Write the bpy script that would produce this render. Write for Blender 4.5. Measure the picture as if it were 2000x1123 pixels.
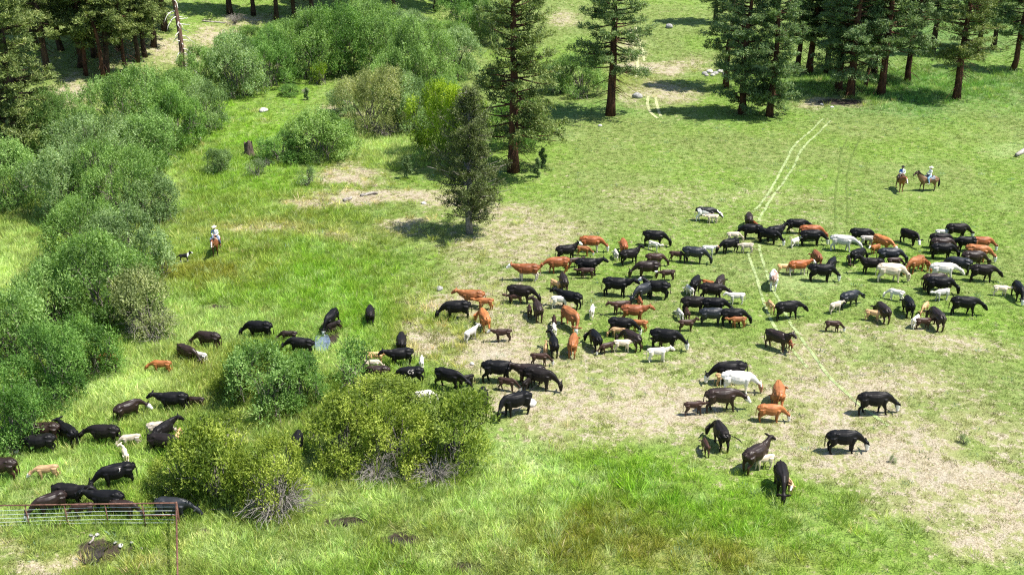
import bpy, math, random
import numpy as np
from mathutils import Vector, Matrix
R = math.radians
scene = bpy.context.scene
for o in list(bpy.data.objects):
    bpy.data.objects.remove(o)

# ------------------------------------------------------------------ camera, sky, sun, exposure
CAM_Z, PITCH, FPX, CX, CY = 30.0, 24.0, 2100.0, 1000.0, 561.5
cam_data = bpy.data.cameras.new('camera')
cam_data.sensor_width = 36.0
cam_data.lens = 36.0 * FPX / 2000.0
cam_data.clip_start = 0.5
cam_data.clip_end = 9000.0
cam = bpy.data.objects.new('camera', cam_data)
scene.collection.objects.link(cam)
cam.location = (0, 0, CAM_Z)
cam.rotation_euler = (R(90 - PITCH), 0, 0)
scene.camera = cam

SUN_EL, SUN_AZ = 63.0, -12.0          # azimuth of the sun seen from the meadow: 0 = +X, negative = towards the camera
world = bpy.data.worlds.new('World')
scene.world = world
world.use_nodes = True
wn = world.node_tree
sky = wn.nodes.new('ShaderNodeTexSky')
sky.sky_type = 'NISHITA'
sky.sun_disc = False
sky.sun_elevation = R(SUN_EL)
sky.sun_rotation = R(90 - SUN_AZ)
sky.air_density = 1.0
sky.dust_density = 0.6
bg = wn.nodes['Background']
bg.inputs['Strength'].default_value = 0.10
wn.links.new(sky.outputs[0], bg.inputs['Color'])

sd = bpy.data.lights.new('sun', 'SUN')
sd.energy = 5.0
sd.angle = R(0.53)
sd.color = (1.0, 0.955, 0.88)
sun = bpy.data.objects.new('sun', sd)
scene.collection.objects.link(sun)
_s = Vector((math.cos(R(SUN_EL)) * math.cos(R(SUN_AZ)), math.cos(R(SUN_EL)) * math.sin(R(SUN_AZ)), math.sin(R(SUN_EL))))
sun.rotation_euler = (-_s).to_track_quat('-Z', 'Y').to_euler()
sun.location = (60, -10, 120)

scene.view_settings.view_transform = 'Standard'
scene.view_settings.look = 'None'
scene.view_settings.exposure = 0.97
scene.view_settings.gamma = 1.0
scene.render.engine = 'CYCLES'
scene.cycles.use_denoising = False
scene.cycles.max_bounces = 5
scene.cycles.diffuse_bounces = 3
scene.cycles.glossy_bounces = 2
scene.cycles.transmission_bounces = 3
scene.cycles.transparent_max_bounces = 6
scene.cycles.caustics_reflective = False
scene.cycles.caustics_refractive = False
scene.render.film_transparent = False
scene.cycles.filter_width = 1.2

# ------------------------------------------------------------------ numeric helpers
def _hash(ix, iy, seed):
    h = (ix.astype(np.int64) * 374761393 + iy.astype(np.int64) * 668265263 + seed * 974634541) & 0xffffffff
    h = ((h ^ (h >> 13)) * 1274126177) & 0xffffffff
    h = (h ^ (h >> 16)) & 0xffffffff
    return h.astype(np.float64) / 4294967295.0

def vnoise(x, y, seed=0):
    x = np.asarray(x, float); y = np.asarray(y, float)
    ix, iy = np.floor(x), np.floor(y)
    fx, fy = x - ix, y - iy
    fx = fx * fx * (3 - 2 * fx); fy = fy * fy * (3 - 2 * fy)
    a = _hash(ix, iy, seed); b = _hash(ix + 1, iy, seed)
    c = _hash(ix, iy + 1, seed); d = _hash(ix + 1, iy + 1, seed)
    return (a * (1 - fx) + b * fx) * (1 - fy) + (c * (1 - fx) + d * fx) * fy

def fbm(x, y, seed=0, oct=4, gain=0.5):
    s = 0.0; amp = 1.0; tot = 0.0
    for k in range(oct):
        s = s + amp * vnoise(x * 2 ** k, y * 2 ** k, seed + 17 * k)
        tot += amp; amp *= gain
    return s / tot

def sstep(a, b, x):
    t = np.clip((x - a) / (b - a), 0, 1)
    return t * t * (3 - 2 * t)

_cp, _sp = math.cos(R(PITCH)), math.sin(R(PITCH))

def plan(px, py, z=0.0):
    """where the sight line of a photo pixel meets the level z (used to lay the site out in metres)"""
    u, v = (px - CX) / FPX, (CY - py) / FPX
    dx, dy, dz = u, _cp + v * _sp, -_sp + v * _cp
    t = (z - CAM_Z) / dz
    return dx * t, dy * t

def unplan(x, y, z):
    dz = z - CAM_Z
    dep = np.maximum(y * _cp - dz * _sp, 1.0)
    up = y * _sp + dz * _cp
    return CX + FPX * x / dep, CY - FPX * up / dep

# ------------------------------------------------------------------ terrain height
HOLES = []                                   # (x, y, rx, ry, depth) stream bed and pools
for px, py, rx, ry, dep in ((628, 664, 1.0, 1.9, .45), (195, 1082, 1.9, 1.5, .45), (240, 1070, 1.0, .6, .3), (682, 1020, 1.6, .7, .22),
                            (775, 1058, 1.5, .8, .22), (905, 1108, 1.6, .6, .2), (420, 603, 1.6, .6, .3), (380, 588, 1.0, .4, .25)):
    _x, _y = plan(px, py)
    HOLES.append((_x, _y, rx, ry, dep))

def height(x, y):
    x = np.asarray(x, float); y = np.asarray(y, float)
    h = 0.5 * (fbm(x / 23, y / 23, 3, 2) - 0.5) + 0.16 * (fbm(x / 3.1, y / 3.1, 9, 2) - 0.5)
    hill = np.maximum(0, (-x - 34) * 0.55 + (y - 128) * 0.55)          # the wooded slope at the back on the left
    h = h + 0.16 * hill * sstep(0, 22, hill)
    hill2 = np.maximum(0, y - 150)
    h = h + 0.05 * hill2 * sstep(0, 40, hill2)
    far = np.maximum(0, np.hypot(x, y - 100) - 230)
    h = h + 26 * sstep(0, 500, far) * (0.5 + fbm(x / 260, y / 260, 31, 3))
    for hx, hy, rx, ry, dep in HOLES:
        h = h - dep * np.exp(-(((x - hx) / rx) ** 2 + ((y - hy) / ry) ** 2) ** 1.5)
    return h

def hgt(x, y):
    return float(height(np.array([x]), np.array([y]))[0])

def ground(px, py):
    """point of the terrain under a photo pixel"""
    z = 0.0
    for _ in range(14):
        x, y = plan(px, py, z)
        z = 0.5 * z + 0.5 * hgt(x, y)
    x, y = plan(px, py, z)
    return x, y, hgt(x, y)

def scale_at(py):                            # photo pixels per metre on the flat at that row
    return _cp * (py + FPX * math.tan(R(PITCH)) - CY) / CAM_Z

# ------------------------------------------------------------------ vegetation cover, laid out on the ground
def field(px, py, blobs):
    f = np.zeros_like(px)
    for bx, by, rx, ry, w in blobs:
        q = ((px - bx) / rx) ** 2 + ((py - by) / ry) ** 2
        f = np.maximum(f, w * np.exp(-0.7 * q ** 1.3))
    return f

DRY = [(1130,700,90,40,.4),(1000,640,130,60,.55),(1200,740,160,60,.5),(1330,720,130,50,.5),(1560,690,130,50,.45),(1740,830,260,80,.62),(1560,780,200,70,.6),(1900,860,110,60,.5),(1250,830,150,50,.6),(1450,860,120,50,.5),(1020,470,140,60,.62),(960,560,90,40,.6),(930,596,120,36,.85),(840,655,90,46,.85),(960,690,130,40,.8),(1080,604,60,22,.7),
       (1060,762,130,34,.8),(1170,800,150,56,.85),(1300,780,150,70,.75),(1480,745,170,60,.7),(1400,690,120,40,.5),(1700,655,230,36,.5),
       (1860,672,130,30,.62),(1690,760,170,60,.72),(1600,830,170,60,.8),(1760,890,170,64,.85),(1880,960,150,60,.9),(1960,1030,110,70,.95),
       (1990,972,110,24,1.25),(1880,915,90,22,1.15),(1800,865,60,16,.95),(1640,900,110,40,.62),(1170,850,100,26,.72),(1000,430,110,26,.55),(1290,385,150,40,.36),
       (1480,400,160,60,.28),(1230,560,200,60,.22),(1330,480,150,40,.2),(690,345,52,12,.95),(690,362,60,9,.9),(735,392,130,13,.95),(630,402,60,10,.8),
       (520,452,90,16,.55),(650,462,70,14,.62),(800,440,60,14,.65),(870,400,70,26,.62),(1290,132,84,13,1.0),(1300,180,70,22,.75),(1240,110,30,50,.6),
       (1100,40,40,18,.6),(1240,192,36,16,.6),(140,182,50,30,.75),(420,70,60,22,.75),(350,95,60,34,.7),(470,40,60,12,.7),(680,215,40,8,.8),
       (520,236,34,6,.5),(40,1075,40,12,.8),(100,1105,90,14,.7),(300,1100,50,14,.5),(260,120,70,30,.4),(80,120,50,30,.4),(915,102,20,8,.8),
       (1620,206,60,9,.9),(1640,560,100,20,.12),(1900,820,80,40,.45)]
LUSH = [(1300,950,330,100,1.),(1150,900,160,60,.8),(1500,1040,260,60,.8),(500,250,150,70,.9),(640,545,230,60,.8),(470,340,170,60,.7),(760,640,110,60,.7),
        (700,620,80,60,.7),(560,180,100,30,.8),(830,700,120,60,.5),(1010,850,60,40,.8),(300,960,200,80,.5),(260,900,120,60,.7),(1850,430,200,60,.5),
        (1700,640,150,22,.5),(1230,660,120,40,.6),(1530,610,120,40,.5),(1930,640,80,40,.4)]
PALE = [(1010,930,26,50,1.1),(1075,1000,22,50,1.1),(950,960,50,26,1.),(1160,940,50,14,.9),(880,1000,60,24,.8),(430,1060,70,40,.7),(220,755,110,60,1.),(1000,890,60,50,.85),(960,1010,60,60,.9),(330,640,90,50,.8),(90,905,120,40,.6),(325,380,28,50,.7),(20,520,40,60,.9),
        (760,292,90,24,.8),(650,690,60,30,.8),(1080,960,40,60,.7),(700,970,70,30,.7),(560,1080,90,40,.5),(60,960,80,40,.6),(440,640,90,26,.6),(1990,300,60,14,.5),
        (1560,540,90,20,.4),(30,1030,60,30,.4)]
OLIVE = [(390,540,80,32,1.),(330,735,110,46,.85),(1110,1045,190,46,1.1),(1300,1092,250,40,1.25),(1200,1100,120,30,1.1),(1240,155,70,16,.7),(900,1080,150,40,.7),(480,480,60,30,.4),
         (200,1110,180,16,.7),(560,430,120,30,.4),(360,1080,40,40,.6),(1020,980,60,40,.6)]
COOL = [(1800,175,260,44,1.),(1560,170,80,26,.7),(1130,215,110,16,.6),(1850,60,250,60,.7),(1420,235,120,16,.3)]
TALL = [(150,780,330,200,1.),(480,560,260,130,.75),(420,740,260,150,1.),(620,1060,460,110,1.),(1020,1000,260,90,1.),(1260,1040,330,80,.6),(300,960,330,120,1.),
        (760,650,140,60,.7),(480,420,220,90,.5),(360,330,170,90,.4),(30,500,120,120,1.),(760,300,120,26,.7),(1750,170,200,26,.55)]
MUD = [(188,1080,36,22,1.),(682,1020,46,14,.9),(775,1058,48,16,.9),(905,1108,60,12,.8),(636,655,22,28,.9),(430,606,44,9,.9),(380,590,24,6,.8),(1640,202,56,7,.75),
       (242,1068,30,9,.8),(395,1030,24,8,.7),(560,700,20,6,.0),(30,1090,24,7,.5)]

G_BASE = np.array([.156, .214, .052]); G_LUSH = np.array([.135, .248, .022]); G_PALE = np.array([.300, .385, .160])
G_OLIV = np.array([.155, .175, .030]); G_COOL = np.array([.070, .175, .045]); C_MUD = np.array([.070, .048, .036]); C_STRAW = np.array([.44, .37, .255])

def cover(x, y, z):
    px, py = unplan(x, y, z)
    px = np.clip(px, -500, 2500); py = np.clip(py, -150, 1500)
    s = 0.0305 * (py + 380) / 30
    wx = 90 * s * (fbm(x / 5, y / 5, 41, 3) - .5); wy = 60 * s * (fbm(x / 5, y / 5, 57, 3) - .5)
    qx, qy = px + wx, py + wy
    dry = field(qx, qy, DRY)
    mud = field(px + .3 * wx, py + .3 * wy, MUD)
    g = np.broadcast_to(G_BASE, x.shape + (3,)).copy()
    patch = fbm(x / 9, y / 9, 77, 4)
    g = g + (G_LUSH - G_BASE) * (0.55 * sstep(.42, .7, patch))[..., None]
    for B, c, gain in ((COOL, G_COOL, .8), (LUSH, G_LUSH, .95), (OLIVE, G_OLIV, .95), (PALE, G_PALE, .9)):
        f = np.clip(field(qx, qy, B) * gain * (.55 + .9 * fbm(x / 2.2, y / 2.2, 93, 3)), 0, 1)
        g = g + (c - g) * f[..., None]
    streak = sstep(.52, .74, fbm(x / 1.1 + 3, y / 2.4, 121, 3))
    tall = np.clip(field(qx, qy, TALL) * 1.15, 0, 1)
    g = g + (G_PALE - g) * (streak * (.15 + .4 * tall))[..., None]
    dry = np.clip(.98 * dry + .36 * (fbm(x / 3.6, y / 3.6, 201, 4) - .47) - .34 * dry * sstep(.48, .70, fbm(x / 1.7, y / 1.7, 211, 3)), 0, 1)
    return g, dry, mud, tall

# ------------------------------------------------------------------ mesh helpers
col = scene.collection

def put(name, mesh, mats=(), parent=None, link=True):
    o = bpy.data.objects.new(name, mesh)
    if link:
        col.objects.link(o)
    for m in mats if isinstance(mats, (list, tuple)) else (mats,):
        if mesh is not None:
            mesh.materials.append(m)
    if parent is not None:
        o.parent = parent
    return o

def tag(o, label=None, cat=None, group=None, kind=None):
    if label: o['label'] = label
    if cat: o['category'] = cat
    if group: o['group'] = group
    if kind: o['kind'] = kind
    return o

def empty(name, loc, rz=0.0, sc=1.0):
    o = bpy.data.objects.new(name, None)
    o.empty_display_size = 0.2
    col.objects.link(o)
    o.location = loc; o.rotation_euler = (0, 0, rz)
    o.scale = (sc, sc, sc) if not isinstance(sc, (tuple, list)) else sc
    return o

def arr_mesh(name, V, F, smooth=False):
    """V (n,3); F (m,k) array of quads or tris"""
    V = np.asarray(V, np.float32); F = np.asarray(F, np.int32)
    me = bpy.data.meshes.new(name)
    k = F.shape[1]
    me.vertices.add(len(V)); me.vertices.foreach_set('co', V.ravel())
    me.loops.add(F.size); me.loops.foreach_set('vertex_index', F.ravel())
    me.polygons.add(len(F))
    me.polygons.foreach_set('loop_start', np.arange(0, F.size, k, dtype=np.int32))
    if smooth:
        me.polygons.foreach_set('use_smooth', np.ones(len(F), bool))
    me.update(calc_edges=True)
    me.validate()
    return me

def face_attr(me, name, vals):
    a = me.attributes.new(name, 'FLOAT', 'FACE'); a.data.foreach_set('value', np.asarray(vals, np.float32))

def point_attr(me, name, vals):
    a = me.attributes.new(name, 'FLOAT', 'POINT'); a.data.foreach_set('value', np.asarray(vals, np.float32))

def point_col(me, name, rgb):
    rgb = np.asarray(rgb, np.float32)
    a = me.attributes.new(name, 'FLOAT_COLOR', 'POINT')
    a.data.foreach_set('color', np.hstack([rgb, np.ones((len(rgb), 1), np.float32)]).ravel())

class TB:
    """collects tubes and other shapes into one vertex/face list (quads, tris as repeated index avoided)"""
    def __init__(s): s.V = []; s.F = []; s.n = 0
    def tube(s, pts, rad, seg=6, cap=True, side=None, sq=1.0):
        pts = np.asarray(pts, float); n = len(pts)
        rad = np.asarray(rad, float)
        if rad.ndim == 1: rad = np.stack([rad, rad], 1)
        T = np.gradient(pts, axis=0); T /= np.linalg.norm(T, axis=1, keepdims=True) + 1e-9
        if side is None:
            ref = np.array([0.31, 0.95, 0.0]) if abs(T[:, 2]).mean() > .6 else np.array([0, 0, 1.0])
            S = np.cross(np.broadcast_to(ref, T.shape), T)
        else:
            S = np.asarray(side, float)
            S = S - (S * T).sum(1, keepdims=True) * T
        S /= np.linalg.norm(S, axis=1, keepdims=True) + 1e-9
        U = np.cross(T, S)
        a = np.linspace(0, 2 * math.pi, seg, endpoint=False)
        ca, sa = np.sign(np.cos(a)) * np.abs(np.cos(a)) ** sq, np.sign(np.sin(a)) * np.abs(np.sin(a)) ** sq
        ring = pts[:, None, :] + rad[:, 0][:, None, None] * ca[None, :, None] * S[:, None, :] + rad[:, 1][:, None, None] * sa[None, :, None] * U[:, None, :]
        b = s.n
        s.V.extend(map(tuple, ring.reshape(-1, 3)))
        for i in range(n - 1):
            for j in range(seg):
                k = (j + 1) % seg
                s.F.append((b + i * seg + j, b + i * seg + k, b + (i + 1) * seg + k, b + (i + 1) * seg + j))
        if cap:
            s.F.append(tuple(b + j for j in range(seg))[::-1])
            s.F.append(tuple(b + (n - 1) * seg + j for j in range(seg)))
        s.n += n * seg
    def box(s, c, h, rot=None):
        M = rot if rot is not None else Matrix.Identity(3)
        b = s.n
        for sx in (-1, 1):
            for sy in (-1, 1):
                for sz in (-1, 1):
                    v = M @ Vector((sx * h[0], sy * h[1], sz * h[2])); s.V.append((c[0] + v.x, c[1] + v.y, c[2] + v.z))
        for f in ((0,1,3,2),(4,6,7,5),(0,4,5,1),(2,3,7,6),(0,2,6,4),(1,5,7,3)): s.F.append(tuple(b + i for i in f))
        s.n += 8
    def mesh(s, name, smooth=True):
        me = bpy.data.meshes.new(name); me.from_pydata(s.V, [], s.F); me.update()
        if smooth: me.polygons.foreach_set('use_smooth', np.ones(len(me.polygons), bool))
        return me

# ------------------------------------------------------------------ material helpers
def mat_new(name):
    m = bpy.data.materials.new(name); m.use_nodes = True
    nt = m.node_tree; b = nt.nodes['Principled BSDF']
    b.inputs['Roughness'].default_value = .9
    b.inputs['Specular IOR Level'].default_value = .2
    return m, nt, b

def N(nt, typ, **kw):
    n = nt.nodes.new(typ)
    for k, v in kw.items():
        if hasattr(n, k): setattr(n, k, v)
        else: n.inputs[k].default_value = v
    return n

def mixc(nt, fac, a, b, blend='MIX'):
    n = nt.nodes.new('ShaderNodeMix'); n.data_type = 'RGBA'; n.blend_type = blend
    for sock, v in ((n.inputs[0], fac), (n.inputs[6], a), (n.inputs[7], b)):
        if hasattr(v, 'links'): nt.links.new(v, sock)
        elif isinstance(v, (int, float)): sock.default_value = v
        else: sock.default_value = tuple(v) + (1,) if len(v) == 3 else v
    return n.outputs[2]

def mth(nt, op, a, b=None, c=None, clamp=False):
    n = nt.nodes.new('ShaderNodeMath'); n.operation = op; n.use_clamp = clamp
    for i, v in enumerate((a, b, c)):
        if v is None: continue
        if hasattr(v, 'links'): nt.links.new(v, n.inputs[i])
        else: n.inputs[i].default_value = v
    return n.outputs[0]

def ramp(nt, fac, lo, hi, a=0.0, b=1.0):
    n = nt.nodes.new('ShaderNodeMapRange'); n.interpolation_type = 'SMOOTHSTEP'
    nt.links.new(fac, n.inputs[0])
    for i, v in enumerate((lo, hi, a, b)): n.inputs[i + 1].default_value = v
    return n.outputs[0]

def noise(nt, scale, detail=4, rough=.6, vec=None):
    n = nt.nodes.new('ShaderNodeTexNoise'); n.inputs['Scale'].default_value = scale; n.inputs['Detail'].default_value = detail
    n.inputs['Roughness'].default_value = rough
    if vec is not None: nt.links.new(vec, n.inputs['Vector'])
    return n.outputs[0]

def attr(nt, name, typ='GEOMETRY', out='Fac'):
    n = nt.nodes.new('ShaderNodeAttribute'); n.attribute_name = name; n.attribute_type = typ
    return n.outputs[out]

def bump(nt, b, h, strength, dist):
    n = nt.nodes.new('ShaderNodeBump'); n.inputs['Strength'].default_value = strength; n.inputs['Distance'].default_value = dist
    nt.links.new(h, n.inputs['Height']); nt.links.new(n.outputs[0], b.inputs['Normal'])

def ground_material():
    m, nt, b = mat_new('meadow_ground')
    pos = N(nt, 'ShaderNodeNewGeometry').outputs['Position']
    n1 = noise(nt, 1.9, 6, .68, pos); n2 = noise(nt, 9.0, 4, .7, pos); n3 = noise(nt, .55, 3, .6, pos)
    g = attr(nt, 'gcol', out='Color'); dry = attr(nt, 'dry'); mud = attr(nt, 'mud')
    g = mixc(nt, 1.0, g, mixc(nt, ramp(nt, n2, .3, .7), (.50, .54, .48), (1.45, 1.38, 1.45)), 'MULTIPLY')
    g = mixc(nt, ramp(nt, n1, .50, .66, 0, .6), g, (.265, .270, .105))
    g = mixc(nt, ramp(nt, n1, .47, .33, 0, .55), g, (.085, .155, .022))
    g = mixc(nt, ramp(nt, dry, .12, .6, 0, .75), g, mixc(nt, n2, (.20, .205, .085), (.37, .345, .165)))
    straw = mixc(nt, ramp(nt, n2, .32, .68), (.195, .160, .105), (.45, .39, .275))
    straw = mixc(nt, ramp(nt, n3, .4, .7, 0, .5), straw, (.38, .34, .265))
    f = mth(nt, 'ADD', dry, mth(nt, 'MULTIPLY', mth(nt, 'SUBTRACT', n1, .5), 3.0))
    f = mth(nt, 'ADD', f, mth(nt, 'MULTIPLY', mth(nt, 'SUBTRACT', n2, .5), 1.3))
    c = mixc(nt, ramp(nt, f, .42, .80), g, straw)
    mf = mth(nt, 'ADD', mud, mth(nt, 'MULTIPLY', mth(nt, 'SUBTRACT', n1, .5), .7))
    c = mixc(nt, ramp(nt, mf, .35, .6), c, mixc(nt, n2, (.02, .015, .011), (.075, .056, .042)))
    nt.links.new(c, b.inputs['Base Color'])
    bump(nt, b, mth(nt, 'ADD', n2, n1), .8, .10)
    return m

def simple(name, c1, c2, scale=6.0, rough=.85, spec=.2, bmp=.0, bd=.02, obj=True, detail=4):
    m, nt, b = mat_new(name)
    v = N(nt, 'ShaderNodeTexCoord').outputs['Object'] if obj else N(nt, 'ShaderNodeNewGeometry').outputs['Position']
    n = noise(nt, scale, detail, .65, v)
    nt.links.new(mixc(nt, ramp(nt, n, .3, .7), c1, c2), b.inputs['Base Color'])
    b.inputs['Roughness'].default_value = rough; b.inputs['Specular IOR Level'].default_value = spec
    if bmp: bump(nt, b, n, bmp, bd)
    return m

def leaf_material(name, dark, mid, light, trans=.42, attrname='v'):
    """leaves: each leaf has its own random number v that picks its tone; light passes through"""
    m, nt, b = mat_new(name)
    v = attr(nt, attrname)
    oi = N(nt, 'ShaderNodeObjectInfo').outputs['Random']
    c = mixc(nt, ramp(nt, v, 0, .55), dark, mid); c = mixc(nt, ramp(nt, v, .55, 1.0), c, light)
    c = mixc(nt, mth(nt, 'MULTIPLY', oi, .25), c, mixc(nt, 1.0, c, (1.25, 1.05, .85), 'MULTIPLY'))
    nt.links.new(c, b.inputs['Base Color'])
    b.inputs['Roughness'].default_value = .55; b.inputs['Specular IOR Level'].default_value = .3
    t = nt.nodes.new('ShaderNodeBsdfTranslucent')
    nt.links.new(mixc(nt, 1.0, c, (1.25, 1.3, .6), 'MULTIPLY'), t.inputs['Color'])
    mx = nt.nodes.new('ShaderNodeMixShader'); mx.inputs[0].default_value = trans
    nt.links.new(b.outputs[0], mx.inputs[1]); nt.links.new(t.outputs[0], mx.inputs[2])
    nt.links.new(mx.outputs[0], nt.nodes['Material Output'].inputs['Surface'])
    return m

# ------------------------------------------------------------------ ground sheet
def axis(a, b, step, far, n=26):
    core = np.arange(a, b + step * .5, step)
    t = np.linspace(0, 1, n + 1)[1:]
    lo = a - (far * t ** 2.6 + step * np.arange(1, n + 1)); hi = core[-1] + (far * t ** 2.6 + step * np.arange(1, n + 1))
    return np.concatenate([lo[::-1], core, hi])

gx, gy = axis(-112, 112, .5, 3000), axis(30, 205, .45, 3000)
GX, GY = np.meshgrid(gx, gy)
GZ = height(GX, GY)
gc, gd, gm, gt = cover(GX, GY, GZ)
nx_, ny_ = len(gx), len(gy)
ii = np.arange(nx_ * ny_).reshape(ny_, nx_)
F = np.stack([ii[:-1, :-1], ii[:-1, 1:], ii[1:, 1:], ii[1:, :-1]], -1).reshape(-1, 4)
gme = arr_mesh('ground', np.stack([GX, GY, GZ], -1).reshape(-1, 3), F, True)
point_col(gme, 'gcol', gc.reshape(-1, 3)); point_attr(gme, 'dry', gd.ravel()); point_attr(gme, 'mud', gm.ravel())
M_GROUND = ground_material()
tag(put('ground', gme, M_GROUND), 'green meadow ground with dry straw patches', kind='structure')

# ------------------------------------------------------------------ wheel tracks and water
def track_material(name, c1, c2, dens):
    m, nt, b = mat_new(name)
    pos = N(nt, 'ShaderNodeNewGeometry').outputs['Position']
    n = noise(nt, 6.0, 4, .7, pos); n2 = noise(nt, 1.2, 3, .6, pos)
    nt.links.new(mixc(nt, ramp(nt, n, .35, .65), c1, c2), b.inputs['Base Color'])
    tr = nt.nodes.new('ShaderNodeBsdfTransparent'); mx = nt.nodes.new('ShaderNodeMixShader')
    edge = attr(nt, 'edge')
    f = mth(nt, 'ADD', mth(nt, 'ADD', mth(nt, 'MULTIPLY', n, .6), mth(nt, 'MULTIPLY', n2, .7)), mth(nt, 'MULTIPLY', edge, dens))
    nt.links.new(ramp(nt, f, .95, 1.15), mx.inputs[0])
    nt.links.new(tr.outputs[0], mx.inputs[1]); nt.links.new(b.outputs[0], mx.inputs[2])
    nt.links.new(mx.outputs[0], nt.nodes['Material Output'].inputs['Surface'])
    return m

M_TRK = track_material('pale_wheel_rut', (.24, .31, .11), (.34, .40, .20), .50)
M_TRKF = track_material('far_wheel_rut', (.30, .32, .14), (.46, .46, .27), .85)
M_TRKD = track_material('dark_wheel_rut', (.075, .12, .022), (.13, .18, .04), .5)

def track(pix, w, m, label):
    w = w * .7
    P = np.array([ground(*p)[:2] for p in pix])
    d = np.concatenate([[0], np.cumsum(np.hypot(*np.diff(P, axis=0).T))])
    t = np.arange(0, d[-1], .5)
    x, y = np.interp(t, d, P[:, 0]), np.interp(t, d, P[:, 1])
    for _ in range(6):
        x[1:-1] = (x[:-2] + x[1:-1] * 2 + x[2:]) / 4; y[1:-1] = (y[:-2] + y[1:-1] * 2 + y[2:]) / 4
    x = x + .12 * (vnoise(t * .8, t * 0, 5) - .5)
    tx, ty = np.gradient(x), np.gradient(y); L = np.hypot(tx, ty); nx, ny = -ty / L, tx / L
    rows = []
    for k, e in ((-1, 0.), (-.45, 1.), (.45, 1.), (1, 0.)):
        X, Y = x + nx * w * k, y + ny * w * k
        rows.append(np.stack([X, Y, height(X, Y) + .022], 1))
    V = np.stack(rows, 1).reshape(-1, 3); n = len(x)
    i = np.arange(n - 1)[:, None] * 4 + np.arange(3)[None, :]
    F = np.stack([i, i + 1, i + 5, i + 4], -1).reshape(-1, 4)[:, ::-1]
    me = arr_mesh('wheel_track', V, F, True)
    point_attr(me, 'edge', np.tile([0., 1., 1., 0.], n))
    tag(put('wheel_track', me, m), label, kind='structure')

track([(1608,232),(1582,258),(1555,281),(1540,304),(1527,330),(1500,380),(1470,416)], .26, M_TRK, 'pale left wheel rut curving down from the pines')
track([(1622,236),(1597,262),(1574,283),(1559,304),(1548,330),(1520,370),(1497,402),(1480,436)], .26, M_TRK, 'pale right wheel rut curving down from the pines')
track([(1460,492),(1473,530),(1483,560),(1495,595),(1507,628),(1535,672),(1578,720)], .24, M_TRK, 'pale left wheel rut running through the herd')
track([(1482,478),(1492,520),(1508,562),(1527,592),(1543,630),(1565,665),(1592,697),(1622,742),(1680,792),(1740,835)], .24, M_TRK, 'pale right wheel rut running through the herd')
track([(1632,452),(1631,400),(1637,340),(1641,300),(1656,268)], .2, M_TRKD, 'dark left wheel rut below the pine grove')
track([(1655,440),(1655,390),(1655,340),(1661,308),(1682,268)], .2, M_TRKD, 'dark right wheel rut below the pine grove')
track([(1230,56),(1236,84),(1243,102),(1246,130),(1242,152)], .34, M_TRKF, 'pale left wheel rut at the far end of the meadow')
track([(1241,54),(1249,84),(1256,100),(1258,120)], .34, M_TRKF, 'pale right wheel rut at the far end of the meadow')
track([(1266,188),(1264,208),(1272,222),(1286,232)], .30, M_TRKF, 'short pale left wheel rut beside the grey boulder')
track([(1281,190),(1284,212),(1292,228)], .30, M_TRKF, 'short pale right wheel rut beside the grey boulder')

def water_material(name, c1, c2, ior):
    m, nt, b = mat_new(name)
    pos = N(nt, 'ShaderNodeNewGeometry').outputs['Position']
    n = noise(nt, 5.0, 4, .65, pos)
    nt.links.new(mixc(nt, ramp(nt, n, .35, .65), c1, c2), b.inputs['Base Color'])
    b.inputs['Roughness'].default_value = .12; b.inputs['Specular IOR Level'].default_value = 1.0; b.inputs['IOR'].default_value = ior
    bump(nt, b, n, .35, .05)
    return m
M_WATER = water_material('sky_tinted_stream_water', (.07, .10, .16), (.16, .20, .29), 1.6)  # blue of the reflected sky is painted into the base colour
M_MUDW = water_material('muddy_water', (.018, .014, .011), (.045, .036, .028), 1.33)

def pool(pix, depth, label, mt=None):
    P = [ground(*p) for p in pix]
    cx, cy = sum(p[0] for p in P) / len(P), sum(p[1] for p in P) / len(P)
    z = hgt(cx, cy) + depth
    pts = []
    for k in range(len(P)):
        a, b = P[k], P[(k + 1) % len(P)]
        for t in (0, .33, .67):
            pts.append((a[0] + (b[0] - a[0]) * t + random.uniform(-.06, .06), a[1] + (b[1] - a[1]) * t + random.uniform(-.06, .06), z))
    for _ in range(2):
        q = []
        for k in range(len(pts)):
            p0, p1 = pts[k], pts[(k + 1) % len(pts)]; q += [tuple(.75 * u + .25 * v for u, v in zip(p0, p1)), tuple(.25 * u + .75 * v for u, v in zip(p0, p1))]
        pts = q
    me = bpy.data.meshes.new('water'); me.from_pydata([(cx, cy, z)] + pts, [], [(0, 1 + i, 1 + (i + 1) % len(pts)) for i in range(len(pts))]); me.update()
    tag(put('water', me, mt or M_WATER), label, kind='structure')
random.seed(4)
pool([(620,636),(634,638),(642,654),(645,674),(638,692),(616,694),(608,684),(616,668),(616,650)], .2, 'bluish stream pool between the two willow banks')
pool([(172,1056),(205,1056),(215,1068),(208,1082),(200,1096),(190,1106),(160,1104),(160,1088),(175,1074)], .16, 'dark muddy pool inside the pipe fence', M_MUDW)
pool([(668,1012),(690,1014),(705,1026),(690,1032),(668,1024)], .1, 'muddy water in the foreground ditch', M_MUDW)
pool([(752,1050),(782,1050),(800,1064),(782,1076),(762,1066)], .1, 'muddy water in the grassy ditch, nearer pool', M_MUDW)

# ------------------------------------------------------------------ grass (uncountable: one object)
rng = np.random.default_rng(7)

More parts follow.
